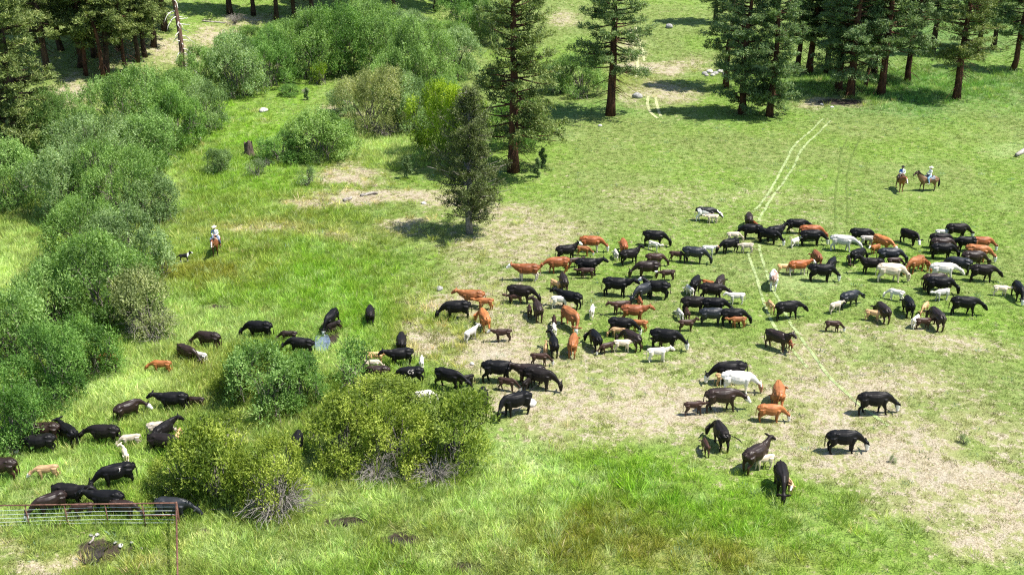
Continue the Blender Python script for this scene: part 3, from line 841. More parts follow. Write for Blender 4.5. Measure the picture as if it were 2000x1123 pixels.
BL = [
 (20,895,140,150,'deep','dark green willow at the left edge above the white-faced grazing cow'),
 (88,812,180,190,'deep','large leafy willow at the left, its foot in deep shade'),
 (168,752,130,160,'deep','dark willow with a shadowed foot just left of the silvery grass'),
 (22,735,150,170,'mid','willow at the left edge behind the large leafy one'),
 (278,668,120,130,'straw','pale drooping willow with arching whitish canes at the creek bend'),
 (195,655,180,190,'mid','broad willow left of the pale drooping one'),
 (95,655,140,120,'mid','willow filling the left bank behind the broad one'),
 (245,560,150,160,'grey','grey-green willow above the pale drooping one'),
 (165,548,150,150,'mid','willow right of the small patch of grass at the left edge'),
 (292,440,90,150,'grey','silvery willow with bare grey twigs at the meadow edge'),
 (215,440,170,160,'mid','dense willow left of the silvery one'),
 (125,440,140,150,'grey','wide willow above the small patch of grass at the left edge'),
 (15,420,130,120,'mid','willow at the left edge below the double trunked pine'),
 (170,370,170,130,'grey','soft grey-green willow below the tan slope'),
 (275,345,130,110,'mid','willow between the soft grey-green one and the meadow'),
 (335,302,110,140,'deep','dark round willow at the meadow edge with a shaded foot'),
 (250,296,170,150,'mid','willow below the slope, right of the big pine trunk'),
 (115,320,140,120,'mid','willow just right of the double trunked pine'),
 (396,262,90,160,'grey','upright grey-green willow at the meadow corner under the snag'),
 (330,214,110,70,'mid','willow growing around the foot of the dead snag'),
 (390,185,90,80,'mid','willow right behind the upright grey-green one'),
 (458,196,110,120,'grey','pale grey willow with a dark foot, left end of the upper row'),
 (518,176,120,100,'deep','willow second from the left in the upper row'),
 (588,160,130,120,'mid','willow third from the left in the upper row'),
 (662,152,140,130,'deep','dark willow in the middle of the upper row'),
 (738,150,140,130,'mid','willow right of the dark one in the upper row'),
 (470,120,110,50,'mid','willow at the upper left, beside the tan slope'),
 (555,112,120,57,'mid','rounded willow top behind the upper row, below the pine cluster'),
 (640,95,120,64,'grey','tall pale willow behind the middle of the upper row'),
 (720,90,130,72,'mid','tall willow highest in the upper thicket'),
 (790,100,120,64,'grey','grey-green willow right of the highest one'),
 (858,104,110,57,'mid','willow at the right end of the upper thicket'),
 (825,190,140,120,'mid','broad willow in front of the upper thicket at the right'),
 (905,84,110,110,'deep','round bright green leafy tree left of the tall sunlit pine'),
 (965,92,90,90,'grey','grey-green bush touching the tall sunlit pine on the left'),
 (885,158,100,90,'grey','pale willow with grey twigs below the round leafy tree'),
 (765,196,100,80,'mid','willow behind the straw coloured one'),
 (728,268,140,120,'straw','straw tinged willow with bare dead stems at its foot'),
 (672,226,70,44,'grey','low grey willow left of the straw tinged one'),
 (800,266,100,110,'grey','grey-green willow right of the straw tinged one'),
 (858,256,100,110,'mid','willow behind the yellow-green bush'),
 (868,318,135,150,'bright','vivid yellow-green bush left of the tall sunlit pine'),
 (622,322,130,90,'mid','round willow alone in the clearing right of the stump'),
 (548,322,90,56,'deep','lower half of the clearing willow next to the stump'),
 (658,296,60,70,'mid','willow lobe at the right back of the clearing thicket'),
 (1012,298,100,130,'deep','dark green bush right behind the tall sunlit pine'),
 (1135,190,100,80,'mid','bush left of the lone dark pine'),
 (1088,186,60,60,'grey','grey bush at the right of the tall sunlit pine crown'),
 (585,806,120,110,'deep','dark leafy willow right behind the two foreground thickets'),
 (515,822,150,160,'mid','foreground willow in the middle with a shaded gap below'),
 (462,790,110,110,'yellow','yellow-green willow left of the shaded gap'),
 (698,770,90,90,'deep','small dark willow beside the branded black bull'),
 (440,888,90,64,'yellow','yellow-green willow behind the foreground left thicket'),
 (338,982,115,84,'yellow','left lobe of the foreground left thicket by the fence corner'),
 (415,998,170,180,'yellow','biggest sunlit willow of the foreground left thicket'),
 (520,1006,150,150,'yellow','right willow of the foreground left thicket, dead grey canes below'),
 (675,926,160,150,'yellow','left willow of the foreground middle thicket'),
 (775,936,150,160,'yellow','middle willow of the foreground middle thicket, orange tinged twigs'),
 (885,928,170,160,'yellow','right willow of the foreground middle thicket facing the dry grass'),
 (740,838,160,90,'yellow','back willow of the foreground middle thicket'),
]
for b_ in BL: bush(*b_)
for px, py, w, h, tone, lab in (
 (422,343,56,46,'grey','small grey bush alone in the grass below the stump'),
 (318+180,346,30,26,'grey','thin grey shrub left of the clearing willow'),
 (600,366,34,30,'grey','tiny grey shrub in front of the clearing willow'),
 (620,166,36,34,'bright','small bright green bush in front of the upper row'),
 (565,190,44,20,'deep','low dark shrub in the clearing near the upper row'),
 (478,190,30,20,'bright','low bright shrub at the foot of the pale grey willow'),
 (345,422,20,16,'deep','dark weed clump in the meadow above the dog'),
 (1885,868,18,14,'grey','small bluish shrub on the dry grass at the far right'),
 (1745,905,14,16,'grey','small bluish shrub on the dry grass right of the grazing cow'),
 (1130,195,40,20,'deep','low dark shrub under the bush by the lone pine')):
    bush(px, py, w, h, tone, lab, 'shrub', 'small shrubs in the meadow')
def dead(px, py, k, sc, rz, lab):
    o = put('dead_branches', DEADB[k], () if DEADB[k].materials else M_GREYW); x, y, z = ground(px, py)
    o.location = (x, y, z); o.rotation_euler = (0, 0, rz); o.scale = (sc,) * 3
    tag(o, lab, 'branches', 'dead willow canes')
dead(545, 1004, 0, 0.90, 0, 'bare grey dead canes under the foreground left thicket')
dead(735, 938, 1, 0.86, 1, 'bare grey canes under the middle of the foreground middle thicket')
dead(850, 940, 1, 0.78, 2, 'bare grey canes under the right willow of the middle thicket')
dead(752, 268, 1, 1.01, 3, 'bare stems under the straw tinged willow')
dead(515, 326, 1, 0.55, 4, 'grey canes at the left foot of the clearing willow')
dead(300, 660, 0, 0.94, 5, 'whitish arching canes of the pale drooping willow')
dead(460, 46, 1, 0.94, .5, 'grey slash pile on the slope at the top')
dead(597, 182, 1, 0.35, .9, 'small white driftwood in the clearing')
dead(745, 188, 1, 0.62, 1.4, 'grey canes below the dark willow of the upper row')
dead(1130, 190, 1, 0.70, 2.4, 'grey canes at the foot of the bush by the lone dark pine')

SAP = make_pine(71, 2.6, .25, .62, .045, 130, 0, needle=.17)
for px, py, sc, lab in ((795, 349, .72, 'small dark conifer sapling left of the yellow-green bush'), (1050, 346, .62, 'small conifer sapling right of the tall sunlit pine, lower one'),
                        (1058, 328, .66, 'small conifer sapling right of the tall sunlit pine, upper one'), (600, 196, .5, 'tiny conifer sapling in the clearing')):
    x, y, z = ground(px, py); o = empty('conifer_sapling', (x, y, z), px % 6, sc); tag(o, lab, 'sapling', 'conifer saplings')
    for nm, me, mt in (('trunk', SAP[0], M_BARKD), ('crown', SAP[1], M_NEEDLEC)): put(nm, me, () if me.materials else mt, o)

# ------------------------------------------------------------------ rocks, stumps, logs
M_ROCK = simple('grey_rock', (.16, .155, .15), (.42, .41, .39), 3.0, .9, .2, .6, .05)
M_ROCKL = simple('pale_rock', (.33, .31, .28), (.62, .60, .56), 3.0, .9, .2, .6, .05)
M_LOG = simple('weathered_log', (.14, .115, .10), (.44, .41, .37), 4.0, .9, .15, .5, .03)
M_STUMP = bark_material('stump_wood', (.03, .022, .018), (.16, .12, .095), 6)

def rock_mesh(seed, n=14, m=9):
    r = np.random.default_rng(seed); V = []
    for i in range(m):
        ph = math.pi * i / (m - 1)
        for j in range(n):
            th = 2 * math.pi * j / n
            d = np.array([math.sin(ph) * math.cos(th), math.sin(ph) * math.sin(th), math.cos(ph)])
            q = .75 + .5 * float(fbm(np.array([d[0] * 1.6 + seed * 3 + d[2]]), np.array([d[1] * 1.6 + d[2] * 1.3]), seed, 3)[0])
            V.append(d * q * np.array([1.0, .85, .68]))
    F = [(i * n + j, (i + 1) * n + j, (i + 1) * n + (j + 1) % n, i * n + (j + 1) % n) for i in range(m - 1) for j in range(n)]
    return arr_mesh('rock', V, F, False)
ORD = ['first', 'second', 'third', 'fourth', 'fifth', 'sixth', 'seventh', 'eighth', 'ninth', 'tenth']
RM = [rock_mesh(s) for s in (1, 2, 3, 4)]
def rock(px, py, w, lab, mt=None, k=0, cat='rock', group=None, flat=1.0):
    x, y, z = ground(px, py); s = w / scale_at(py) / 2
    o = put('rock', RM[k % 4], () if RM[k % 4].materials else M_ROCK); o.material_slots[0].link = 'OBJECT'; o.material_slots[0].material = mt or M_ROCK
    o.location = (x, y, z + s * .3 * flat); o.scale = (s, s, s * flat); o.rotation_euler = (0, 0, px % 7); tag(o, lab, cat, group)
rock(858, 566, 16, 'grey boulder on the grass at the left end of the herd', M_ROCK, 0)
rock(1035, 790, 26, 'low rounded tan rock behind the black cow with raised tail', M_ROCKL, 1)
rock(1245, 191, 20, 'grey boulder by the pale wheel ruts below the lone pine', M_ROCK, 2)
rock(1307, 55, 16, 'small grey boulder in the far meadow at the top', M_ROCK, 3)
rock(515, 218, 20, 'pale flat rock in the clearing above the stump', M_ROCKL, 1, flat=.7)
rock(799, 712, 8, 'small pale stone left of the white calf behind the bull', M_ROCKL, 2)
rock(922, 712, 10, 'small pale stone above the row of black cows', M_ROCKL, 3)
rock(1605, 206, 8, 'white stone on the bare soil by the grove', M_ROCKL, 0)
rock(1625, 210, 9, 'flat white stone on the bare soil by the grove', M_ROCKL, 1, flat=.5)
rock(828, 398, 12, 'pale stone at the end of the fallen log', M_ROCKL, 3, flat=.6)
rock(1172, 247, 8, 'small pale stone below the lone dark pine', M_ROCKL, 2)
rock(390, 273, 10, 'pale stone at the foot of the upright willow', M_ROCKL, 1)
rock(553, 178, 9, 'small white stone in the upper clearing', M_ROCKL, 0)
for i, (px, py, w) in enumerate(((1376,146,12),(1386,143,14),(1397,146,13),(1407,142,12),(1416,147,12),(1392,149,10),(1380,149,9))):
    rock(px, py, w, ORD[sorted((1376,1386,1397,1407,1416,1392,1380)).index(px)] + ' rock from the left in the pile beside the dark pine trunks', M_ROCKL if i % 2 else M_ROCK, i, 'rock', 'rock pile')
for i, (px, py, w) in enumerate(((178,1046,9),(190,1045,10),(236,1066,11),(258,1060,8),(276,1072,9),(225,1060,7),(268,1082,7),(165,1100,8),(186,1102,9),(150,1092,6))):
    rock(px, py, w, ORD[sorted((178,190,236,258,276,225,268,165,186,150)).index(px)] + ' stone from the left on the rim of the fenced muddy pool', M_ROCKL if i % 3 else M_ROCK, i, 'rock', 'stones round the muddy pool')

def stump(px, py, h, r0, lab):
    x, y, z = ground(px, py); o = empty('tree_stump', (x, y, z)); T = TB(); n = 14
    rr = random.Random(px); a = [2 * math.pi * j / n for j in range(n)]
    V = []
    for zz, q in ((-.1, 1.35), (.15, 1.15), (.4 * h, 1.0), (.75 * h, .96)):
        V += [(math.cos(t) * r0 * q * rr.uniform(.92, 1.08), math.sin(t) * r0 * q * rr.uniform(.92, 1.08), zz) for t in a]
    V += [(math.cos(t) * r0 * .95, math.sin(t) * r0 * .95, h * rr.uniform(.86, 1.12)) for t in a]
    V += [(math.cos(t) * r0 * .7, math.sin(t) * r0 * .7, h * rr.uniform(.78, .9)) for t in a]
    F = [(i * n + j, i * n + (j + 1) % n, (i + 1) * n + (j + 1) % n, (i + 1) * n + j) for i in range(5) for j in range(n)] + [tuple(5 * n + j for j in range(n))]
    me = bpy.data.meshes.new('stump'); me.from_pydata(V, [], F); me.update(); put('trunk', me, M_STUMP, o); tag(o, lab, 'stump')
stump(487, 304, 1.35, .42, 'weathered dark stump left of the clearing willow')

def log(P, r0, lab):
    A = [ground(*p) for p in P]; T = TB()
    pts = []
    for a, b in zip(A[:-1], A[1:]):
        for t in (0, .33, .66): pts.append((a[0] + (b[0] - a[0]) * t, a[1] + (b[1] - a[1]) * t, a[2] + (b[2] - a[2]) * t + r0 * .7))
    pts.append((A[-1][0], A[-1][1], A[-1][2] + r0 * .7)); pts = np.array(pts) + np.random.default_rng(9).normal(0, .03, (len(pts), 3))
    c = np.array([A[0][0], A[0][1], A[0][2]]); T.tube(pts - c, np.linspace(r0, r0 * .6, len(pts)), 8)
    o = put('fallen_log', T.mesh('log'), M_LOG); o.location = c; tag(o, lab, 'log')
log([(705, 384), (722, 381), (738, 380)], .16, 'grey fallen log on the tan strip, right piece')
log([(672, 394), (688, 389)], .18, 'grey fallen log on the tan strip, left piece')
log([(2004, 296), (1984, 307)], .28, 'pale weathered log at the right edge of the meadow')
log([(440, 46), (395, 43)], .12, 'thin pale log lying on the tan slope at the top')
log([(184, 1047), (177, 1062)], .07, 'pale broken stick leaning into the muddy pool')

# ------------------------------------------------------------------ pipe and wire fence, lower left
M_RUST = simple('rusty_pipe', (.075, .034, .024), (.20, .10, .07), 9, .75, .3)
M_WIRE = simple('pale_wire', (.42, .50, .50), (.62, .68, .68), 20, .45, .5)
def fence():
    FH = 1.28
    c = ground(351, 1027); e = ground(-90, 1031)
    o = empty('pipe_fence', c); C = Vector(c)
    d = (Vector(e) - C); d.z = 0; L = d.length; d.normalize()
    at = lambda s, z: (d.x * s, d.y * s, hgt(c[0] + d.x * s, c[1] + d.y * s) * .3 - c[2] * .3 + z)
    def pipe(nm, pts, r, m=M_RUST, seg=8):
        t = TB(); t.tube(pts, [r] * len(pts), seg); return put(nm, t.mesh(nm), m, o)
    pipe('top_rail', [at(0, FH), at(L * .5, FH - .02), at(L, FH - .02)], .032)
    for px in (285, 214, 136, 61, -20):
        s = (351 - px) / scale_at(1027); pipe('post', [at(s, -.3), at(s, FH - .03)], .026)
    pipe('corner_post', [at(0, -.4), at(0, FH + .05)], .05)
    s = (351 - 285) / scale_at(1027); pipe('brace', [at(.04, .62), at(s, .60)], .035)
    for k, z in enumerate((.18, .36, .55, .76, .98)):
        n = 12; q = np.linspace(0, L, n); r = random.Random(k)
        pipe('wire', [at(s, z + .05 * math.sin(s * .4) + r.uniform(-.012, .012) + (.10 if z > .5 else 0) * max(0, 1 - s / 6)) for s in q], .009, M_WIRE, 5)
    ex, ey = plan(350, 1290, FH + c[2]); end = Vector((ex, ey, hgt(ex, ey) + FH)) - C
    pipe('side_rail', [(0, 0, FH), tuple(end * .5), tuple(end)] if False else [(0, 0, FH), (end.x * .5, end.y * .5, FH), (end.x, end.y, FH)], .04)
    pipe('end_post', [(end.x, end.y, -.4), (end.x, end.y, FH + .05)], .045)
    tag(o, 'rusty pipe and wire fence corner in the lower left', 'fence')
fence()

# ------------------------------------------------------------------ animals: one continuous skin per body
PENDING = []
def body_later(key, V, F, voxel, post, smooth=2):
    me = bpy.data.meshes.new(key); me.from_pydata(V, [], F); me.update()
    o = bpy.data.objects.new(key, me); col.objects.link(o)
    md = o.modifiers.new('skin', 'REMESH'); md.mode = 'VOXEL'; md.voxel_size = voxel; md.use_smooth_shade = True
    if smooth:
        sm = o.modifiers.new('soften', 'SMOOTH'); sm.factor = .5; sm.iterations = smooth
    PENDING.append((key, o, post))

def bake_bodies():
    bpy.context.view_layer.update()
    dg = bpy.context.evaluated_depsgraph_get(); out = {}
    for key, o, post in PENDING:
        me = bpy.data.meshes.new_from_object(o.evaluated_get(dg)); me.name = key
        n = len(me.vertices); P = np.zeros(n * 3, np.float32); me.vertices.foreach_get('co', P); P = P.reshape(-1, 3).astype(float)
        post(me, P); me.polygons.foreach_set('use_smooth', np.ones(len(me.polygons), bool)); out[key] = me
    for key, o, post in PENDING:
        m = o.data; bpy.data.objects.remove(o); bpy.data.meshes.remove(m)
    PENDING.clear()
    return out

def chain(T, pts, rad, yaws=None, seg=10):
    pts = np.array(pts, float); rad = np.array(rad, float); side = None
    if yaws is not None: side = np.stack([-np.sin(yaws), np.cos(yaws), 0 * yaws], 1)
    else: side = np.tile([0, 1.0, 0], (len(pts), 1))
    T.tube(pts, rad, seg, True, side, .80)

def bend(pts, yaw, i0):
    """swing the neck and head sideways, a little more at every joint"""
    pts = np.array(pts, float); n = len(pts); ys = np.zeros(n); out = pts.copy(); k = n - i0
    for i in range(i0, n):
        ys[i] = yaw * min(1.0, (i - i0 + 1) / 3.0)
        d = pts[i] - pts[i - 1]; c, s = math.cos(ys[i]), math.sin(ys[i])
        out[i] = out[i - 1] + np.array([d[0] * c - d[1] * s, d[0] * s + d[1] * c, d[2]])
    return out, ys

NECK = {   # neck and head line (x, z) from the shoulder to the muzzle for a grown cow
 'g': [(.80,.92),(.97,.76),(1.10,.63),(1.19,.575),(1.235,.42),(1.255,.26),(1.262,.11)],
 'l': [(.80,.99),(.97,.90),(1.11,.81),(1.19,.76),(1.30,.64),(1.40,.52),(1.48,.42)],
 'm': [(.78,1.07),(.93,1.14),(1.05,1.20),(1.13,1.22),(1.25,1.14),(1.37,1.05),(1.47,.97)],
 'u': [(.70,1.13),(.80,1.24),(.88,1.33),(.95,1.38),(1.07,1.32),(1.19,1.24),(1.29,1.17)],
 's': [(.80,1.01),(.95,1.01),(1.07,1.03),(1.15,1.06),(1.27,1.08),(1.40,1.11),(1.51,1.14)]}
NR = [(.125,.19),(.088,.130),(.075,.102),(.122,.125),(.115,.142),(.084,.098),(.088,.076)]

def bovine(key, neck, yaw=0.0, calf=False, walk=0.0, tailswing=0.0, bull=False, tailup=0.0):
    T = TB(); b = .80 if calf else (1.06 if bull else 1.0); up = .06 if calf else 0.0
    hw = b * (.84 if calf else 1.0)
    body = [(-.78,1.10,.12,.13),(-.745,1.03,.235,.215),(-.58,1.01,.285,.275),(-.40,.965,.315,.285),(-.16,.90,.39,.35),(.08,.875,.415,.37),(.29,.90,.39,.33),(.46,.945,.345,.255),(.60,.98,.285,.19)]
    P = [(x, 0, z + .022 + up + (.0 if not calf else .02)) for x, z, h, w in body]; Rd = [(w * hw * .94, h * b * .945) for x, z, h, w in body]
    nk = [(x, 0, z + (up if neck in 'msu' else up * .3)) for x, z in NECK[neck]]
    if calf: nk = [(.62 + (x - .62) * .95, 0, z) for x, y, z in nk]
    pts, ys = bend(P + nk, yaw, len(P)); hf = 1.12 if calf else (1.1 if bull else 1.0)
    chain(T, pts, Rd + [(w * hw * hf * (1.3 if i < 3 and neck in 'um' else 1.0), h * (1.0 if i > 1 else b) * hf * (1.3 if i < 3 and neck in 'um' else 1.0)) for i, (w, h) in enumerate(NR)], ys, 12)
    poll, muz, hy = pts[-4], pts[-1], ys[-1]
    sd = np.array([-math.sin(hy), math.cos(hy), 0])
    hd = (muz - poll) / np.linalg.norm(muz - poll); tp = np.cross(hd, sd)
    for s in (-1, 1):          # ears, brow
        e0 = poll + sd * s * .08 + tp * .05; e1 = e0 + sd * s * .27 - hd * .05 + np.array([0, 0, .0])
        T.tube([e0, (e0 + e1) / 2, e1], [(.042, .055), (.042, .085), (.026, .04)], 6)
    fd = 1.0 + up
    for s in (-1, 1):
        w1, w2 = (walk, -walk) if s > 0 else (-walk, walk); ly = .175 * (.8 if calf else 1.0) * s; lr = .86 if calf else 1.0
        f = np.array
        T.tube([f([-.56, ly, 1.0 * fd]), f([-.52, ly * 1.12, .76]), f([-.56 + w1 * .3, ly * 1.05, .58]), f([-.68 + w1 * .7, ly, .44]), f([-.64 + w1 * .9, ly * .96, .14]), f([-.59 + w1, ly * .96, .0])],
               [(.17 * lr, .20), (.135 * lr, .19), (.095 * lr, .125), (.068 * lr, .078), (.054 * lr, .056), (.064, .07)], 8, True, np.tile([0, 1., 0], (6, 1)))
        T.tube([f([.47, ly * .9, .98 * fd]), f([.44, ly * .98, .72]), f([.43 + w2 * .4, ly * .95, .52]), f([.45 + w2 * .7, ly * .88, .35]), f([.44 + w2 * .85, ly * .86, .13]), f([.48 + w2, ly * .86, .0])],
               [(.13 * lr, .18), (.11 * lr, .15), (.085 * lr, .10), (.064 * lr, .07), (.05 * lr, .052), (.062, .068)], 8, True, np.tile([0, 1., 0], (6, 1)))
    if not calf:
        if not bull: T.tube([(-.42, 0, .64), (-.36, 0, .54), (-.30, 0, .58)], [.10, .13, .06], 8)
        T.tube([(.56, 0, .84), (.66, 0, .68), (.70, 0, .78)], [(.07, .10), (.06, .09), (.03, .05)], 6)
        for s in (-1, 1):      # hip and shoulder bones, flat loin
            T.tube([(-.52, .17 * s, 1.17), (-.40, .20 * s, 1.20), (-.26, .17 * s, 1.18)], [.05, .06, .05], 6)
    T.tube([(-.70, 0, 1.20 + up), (-.3, 0, 1.235 + up * .7), (.1, 0, 1.245 + up * .6), (.42, 0, 1.275 + up), (.60, 0, 1.22 + up)], [.05, .06, .055, .05, .05], 6)
    tz = [(-.75, 0, 1.22 + up), (-.86, tailswing * .2, 1.14 + up + tailup * .1), (-.91 - tailup * .25, tailswing * .55, .86 + tailup * .4), (-.91 - tailup * .45, tailswing * .9, .58 + tailup * .62), (-.89 - tailup * .6, tailswing * 1.1, .36 + tailup * .7)]
    T.tube(tz, [.045, .034, .030, .040, .028], 6)
    def post(me, Q):
        ax = muz - poll; L = np.linalg.norm(ax); t = ((Q - poll) @ ax) / (L * L); q = Q - poll - np.outer(t, ax); dist = np.linalg.norm(q, axis=1)
        head = (t > -.35) & (dist < .24) & (Q[:, 0] > .68)
        front = (q @ tp)
        point_attr(me, 'm_head', head * sstep(-.35, .0, t))
        point_attr(me, 'm_face', head * sstep(.02, .16, t) * sstep(-.13, -.04, front))
        nose = head * sstep(.88, .97, t); point_attr(me, 'm_nose', nose)
        point_attr(me, 'm_leg', sstep(.52, .26, Q[:, 2]) * (Q[:, 0] < .72))
        point_attr(me, 'm_belly', sstep(.72, .55, Q[:, 2]) * (Q[:, 0] < .7))
        hoof = sstep(.075, .045, Q[:, 2]) * (Q[:, 0] < .72); point_attr(me, 'm_hoof', hoof)
    body_later(key, T.V, T.F, .027, post, 2)

for nm, nk, yw, wk, ts in (('g', 'g', 0, 0, .0), ('g2', 'g', .12, .16, .1), ('gl', 'g', .85, .06, -.1), ('gr', 'g', -.85, .05, .1), ('l', 'l', 0, .14, .05), ('ll', 'l', .7, .0, .1), ('lr', 'l', -.7, .05, 0),
                       ('m', 'm', 0, .08, .0), ('ml', 'm', .8, .03, .1), ('mr', 'm', -.8, .03, -.1), ('u', 'u', 0, .06, 0), ('ul', 'u', .75, .0, .1), ('ur', 'u', -.75, .0, .1)):
    bovine('cow_' + nm, nk, yw, False, wk, ts)
bovine('cow_t', 'g', .2, False, .08, .25, False, 1.3); bovine('cow_tl', 'g', .9, False, .08, -.55, False, 1.0)
bovine('cow_b', 'g', 0, False, .12, 0, True)
for nm, nk, yw, wk in (('g', 'g', 0, .10), ('gl', 'g', .8, .04), ('m', 'm', 0, .08), ('ml', 'm', .8, .03), ('mr', 'm', -.8, .03), ('u', 'u', 0, .0), ('s', 's', 0, .12), ('l', 'l', 0, .05)):
    bovine('calf_' + nm, nk, yw, True, wk)

# ---- horse, dog, riders
def equine(key, neck, yaw):
    T = TB()
    body = [(-.92,1.30,.12,.10),(-.86,1.20,.28,.20),(-.64,1.17,.33,.275),(-.3,1.13,.325,.30),(.05,1.10,.33,.30),(.36,1.13,.34,.27),(.62,1.20,.34,.21)]
    P = [(x, 0, z) for x, z, h, w in body]; Rd = [(w, h) for x, z, h, w in body]
    nk = {'u': [(.82,1.42),(1.0,1.64),(1.14,1.84),(1.25,1.86),(1.42,1.70),(1.56,1.54)], 'm': [(.86,1.34),(1.10,1.46),(1.30,1.56),(1.42,1.54),(1.58,1.36),(1.70,1.20)]}[neck]
    pts, ys = bend(P + [(x, 0, z) for x, z in nk], yaw, len(P))
    chain(T, pts, Rd + [(.14,.25),(.11,.19),(.10,.15),(.10,.14),(.075,.095),(.062,.065)], ys, 12)
    poll, muz, hy = pts[-4], pts[-1], ys[-1]; sd = np.array([-math.sin(hy), math.cos(hy), 0])
    for s in (-1, 1):
        e = poll + sd * s * .06 + np.array([0, 0, .08]); T.tube([e, e + np.array([.0, 0, .09]), e + np.array([.02, 0, .17])], [.04, .04, .012], 6)
        ly = .17 * s; k = .1 * s; f = lambda *a: np.array(a)
        T.tube([f(-.62, ly, 1.15), f(-.58, ly * 1.1, .90), f(-.62 + k * .3, ly, .70), f(-.76 + k, ly, .54), f(-.72 + k, ly, .18), f(-.66 + k, ly, 0)], [(.16,.2),(.12,.17),(.085,.11),(.06,.07),(.045,.05),(.06,.07)], 8, True, np.tile([0, 1., 0], (6, 1)))
        T.tube([f(.50, ly * .9, 1.12), f(.50, ly, .86), f(.50 - k * .4, ly * .9, .66), f(.54 - k, ly * .85, .47), f(.52 - k, ly * .85, .17), f(.57 - k, ly * .85, 0)], [(.12,.18),(.10,.14),(.075,.09),(.058,.062),(.043,.045),(.06,.07)], 8, True, np.tile([0, 1., 0], (6, 1)))
    def post(me, Q):
        ax = muz - poll; L = np.linalg.norm(ax); t = ((Q - poll) @ ax) / (L * L); q = Q - poll - np.outer(t, ax); dist = np.linalg.norm(q, axis=1)
        head = (t > -.3) & (dist < .22) & (Q[:, 2] > .9) & (Q[:, 0] > .85)
        tp = np.cross(ax / L, sd); blaze = head * sstep(.1, .3, t) * (np.abs(q @ sd) < .045) * ((q @ tp) > 0)
        point_attr(me, 'm_head', head * 1.0); point_attr(me, 'm_face', blaze * 1.0); point_attr(me, 'm_nose', head * sstep(.85, .97, t))
        point_attr(me, 'm_leg', sstep(.62, .40, Q[:, 2])); point_attr(me, 'm_belly', sstep(.9, .8, Q[:, 2])); point_attr(me, 'm_hoof', sstep(.08, .05, Q[:, 2]))
    body_later(key, T.V, T.F, .03, post)
    return pts, ys
HN = {'a': equine('horse_a', 'm', 0.0), 'b': equine('horse_b', 'u', 0.0), 'c': equine('horse_c', 'm', .25)}

def dog():
    T = TB()
    P = [(-.30,0,.44),(-.26,0,.42),(-.1,0,.41),(.08,0,.40),(.22,0,.43),(.31,0,.50),(.37,0,.57),(.43,0,.60),(.50,0,.58),(.57,0,.55)]
    chain(T, P, [(.05,.06),(.085,.10),(.09,.10),(.11,.13),(.10,.12),(.07,.085),(.065,.07),(.065,.07),(.042,.042),(.026,.026)])
    for s in (-1, 1):
        T.tube([(-.22, .07 * s, .40), (-.18, .08 * s, .30), (-.27, .07 * s, .16), (-.23, .07 * s, 0)], [.075, .055, .026, .03], 6)
        T.tube([(.20, .07 * s, .42), (.17, .07 * s, .27), (.19, .065 * s, .12), (.21, .065 * s, 0)], [.06, .042, .026, .03], 6)
        T.tube([(.40, .04 * s, .64), (.39, .06 * s, .70), (.385, .065 * s, .745)], [.03, .026, .01], 6)
    T.tube([(-.30, 0, .44), (-.40, 0, .36), (-.47, .03, .27), (-.55, .04, .26)], [.035, .04, .045, .02], 6)
    def post(me, Q):
        c = np.tile([.012, .012, .013], (len(Q), 1)); w = np.array([.75, .73, .70])
        m = ((Q[:, 0] > .21) & (Q[:, 0] < .33) & (Q[:, 2] > .3)) | ((Q[:, 0] > .50) & (Q[:, 2] > .45)) | (Q[:, 2] < .07) | ((Q[:, 0] < -.51)); c[m] = w
        point_col(me, 'ccol', c)
    body_later('dog', T.V, T.F, .014, post, 1)
dog()

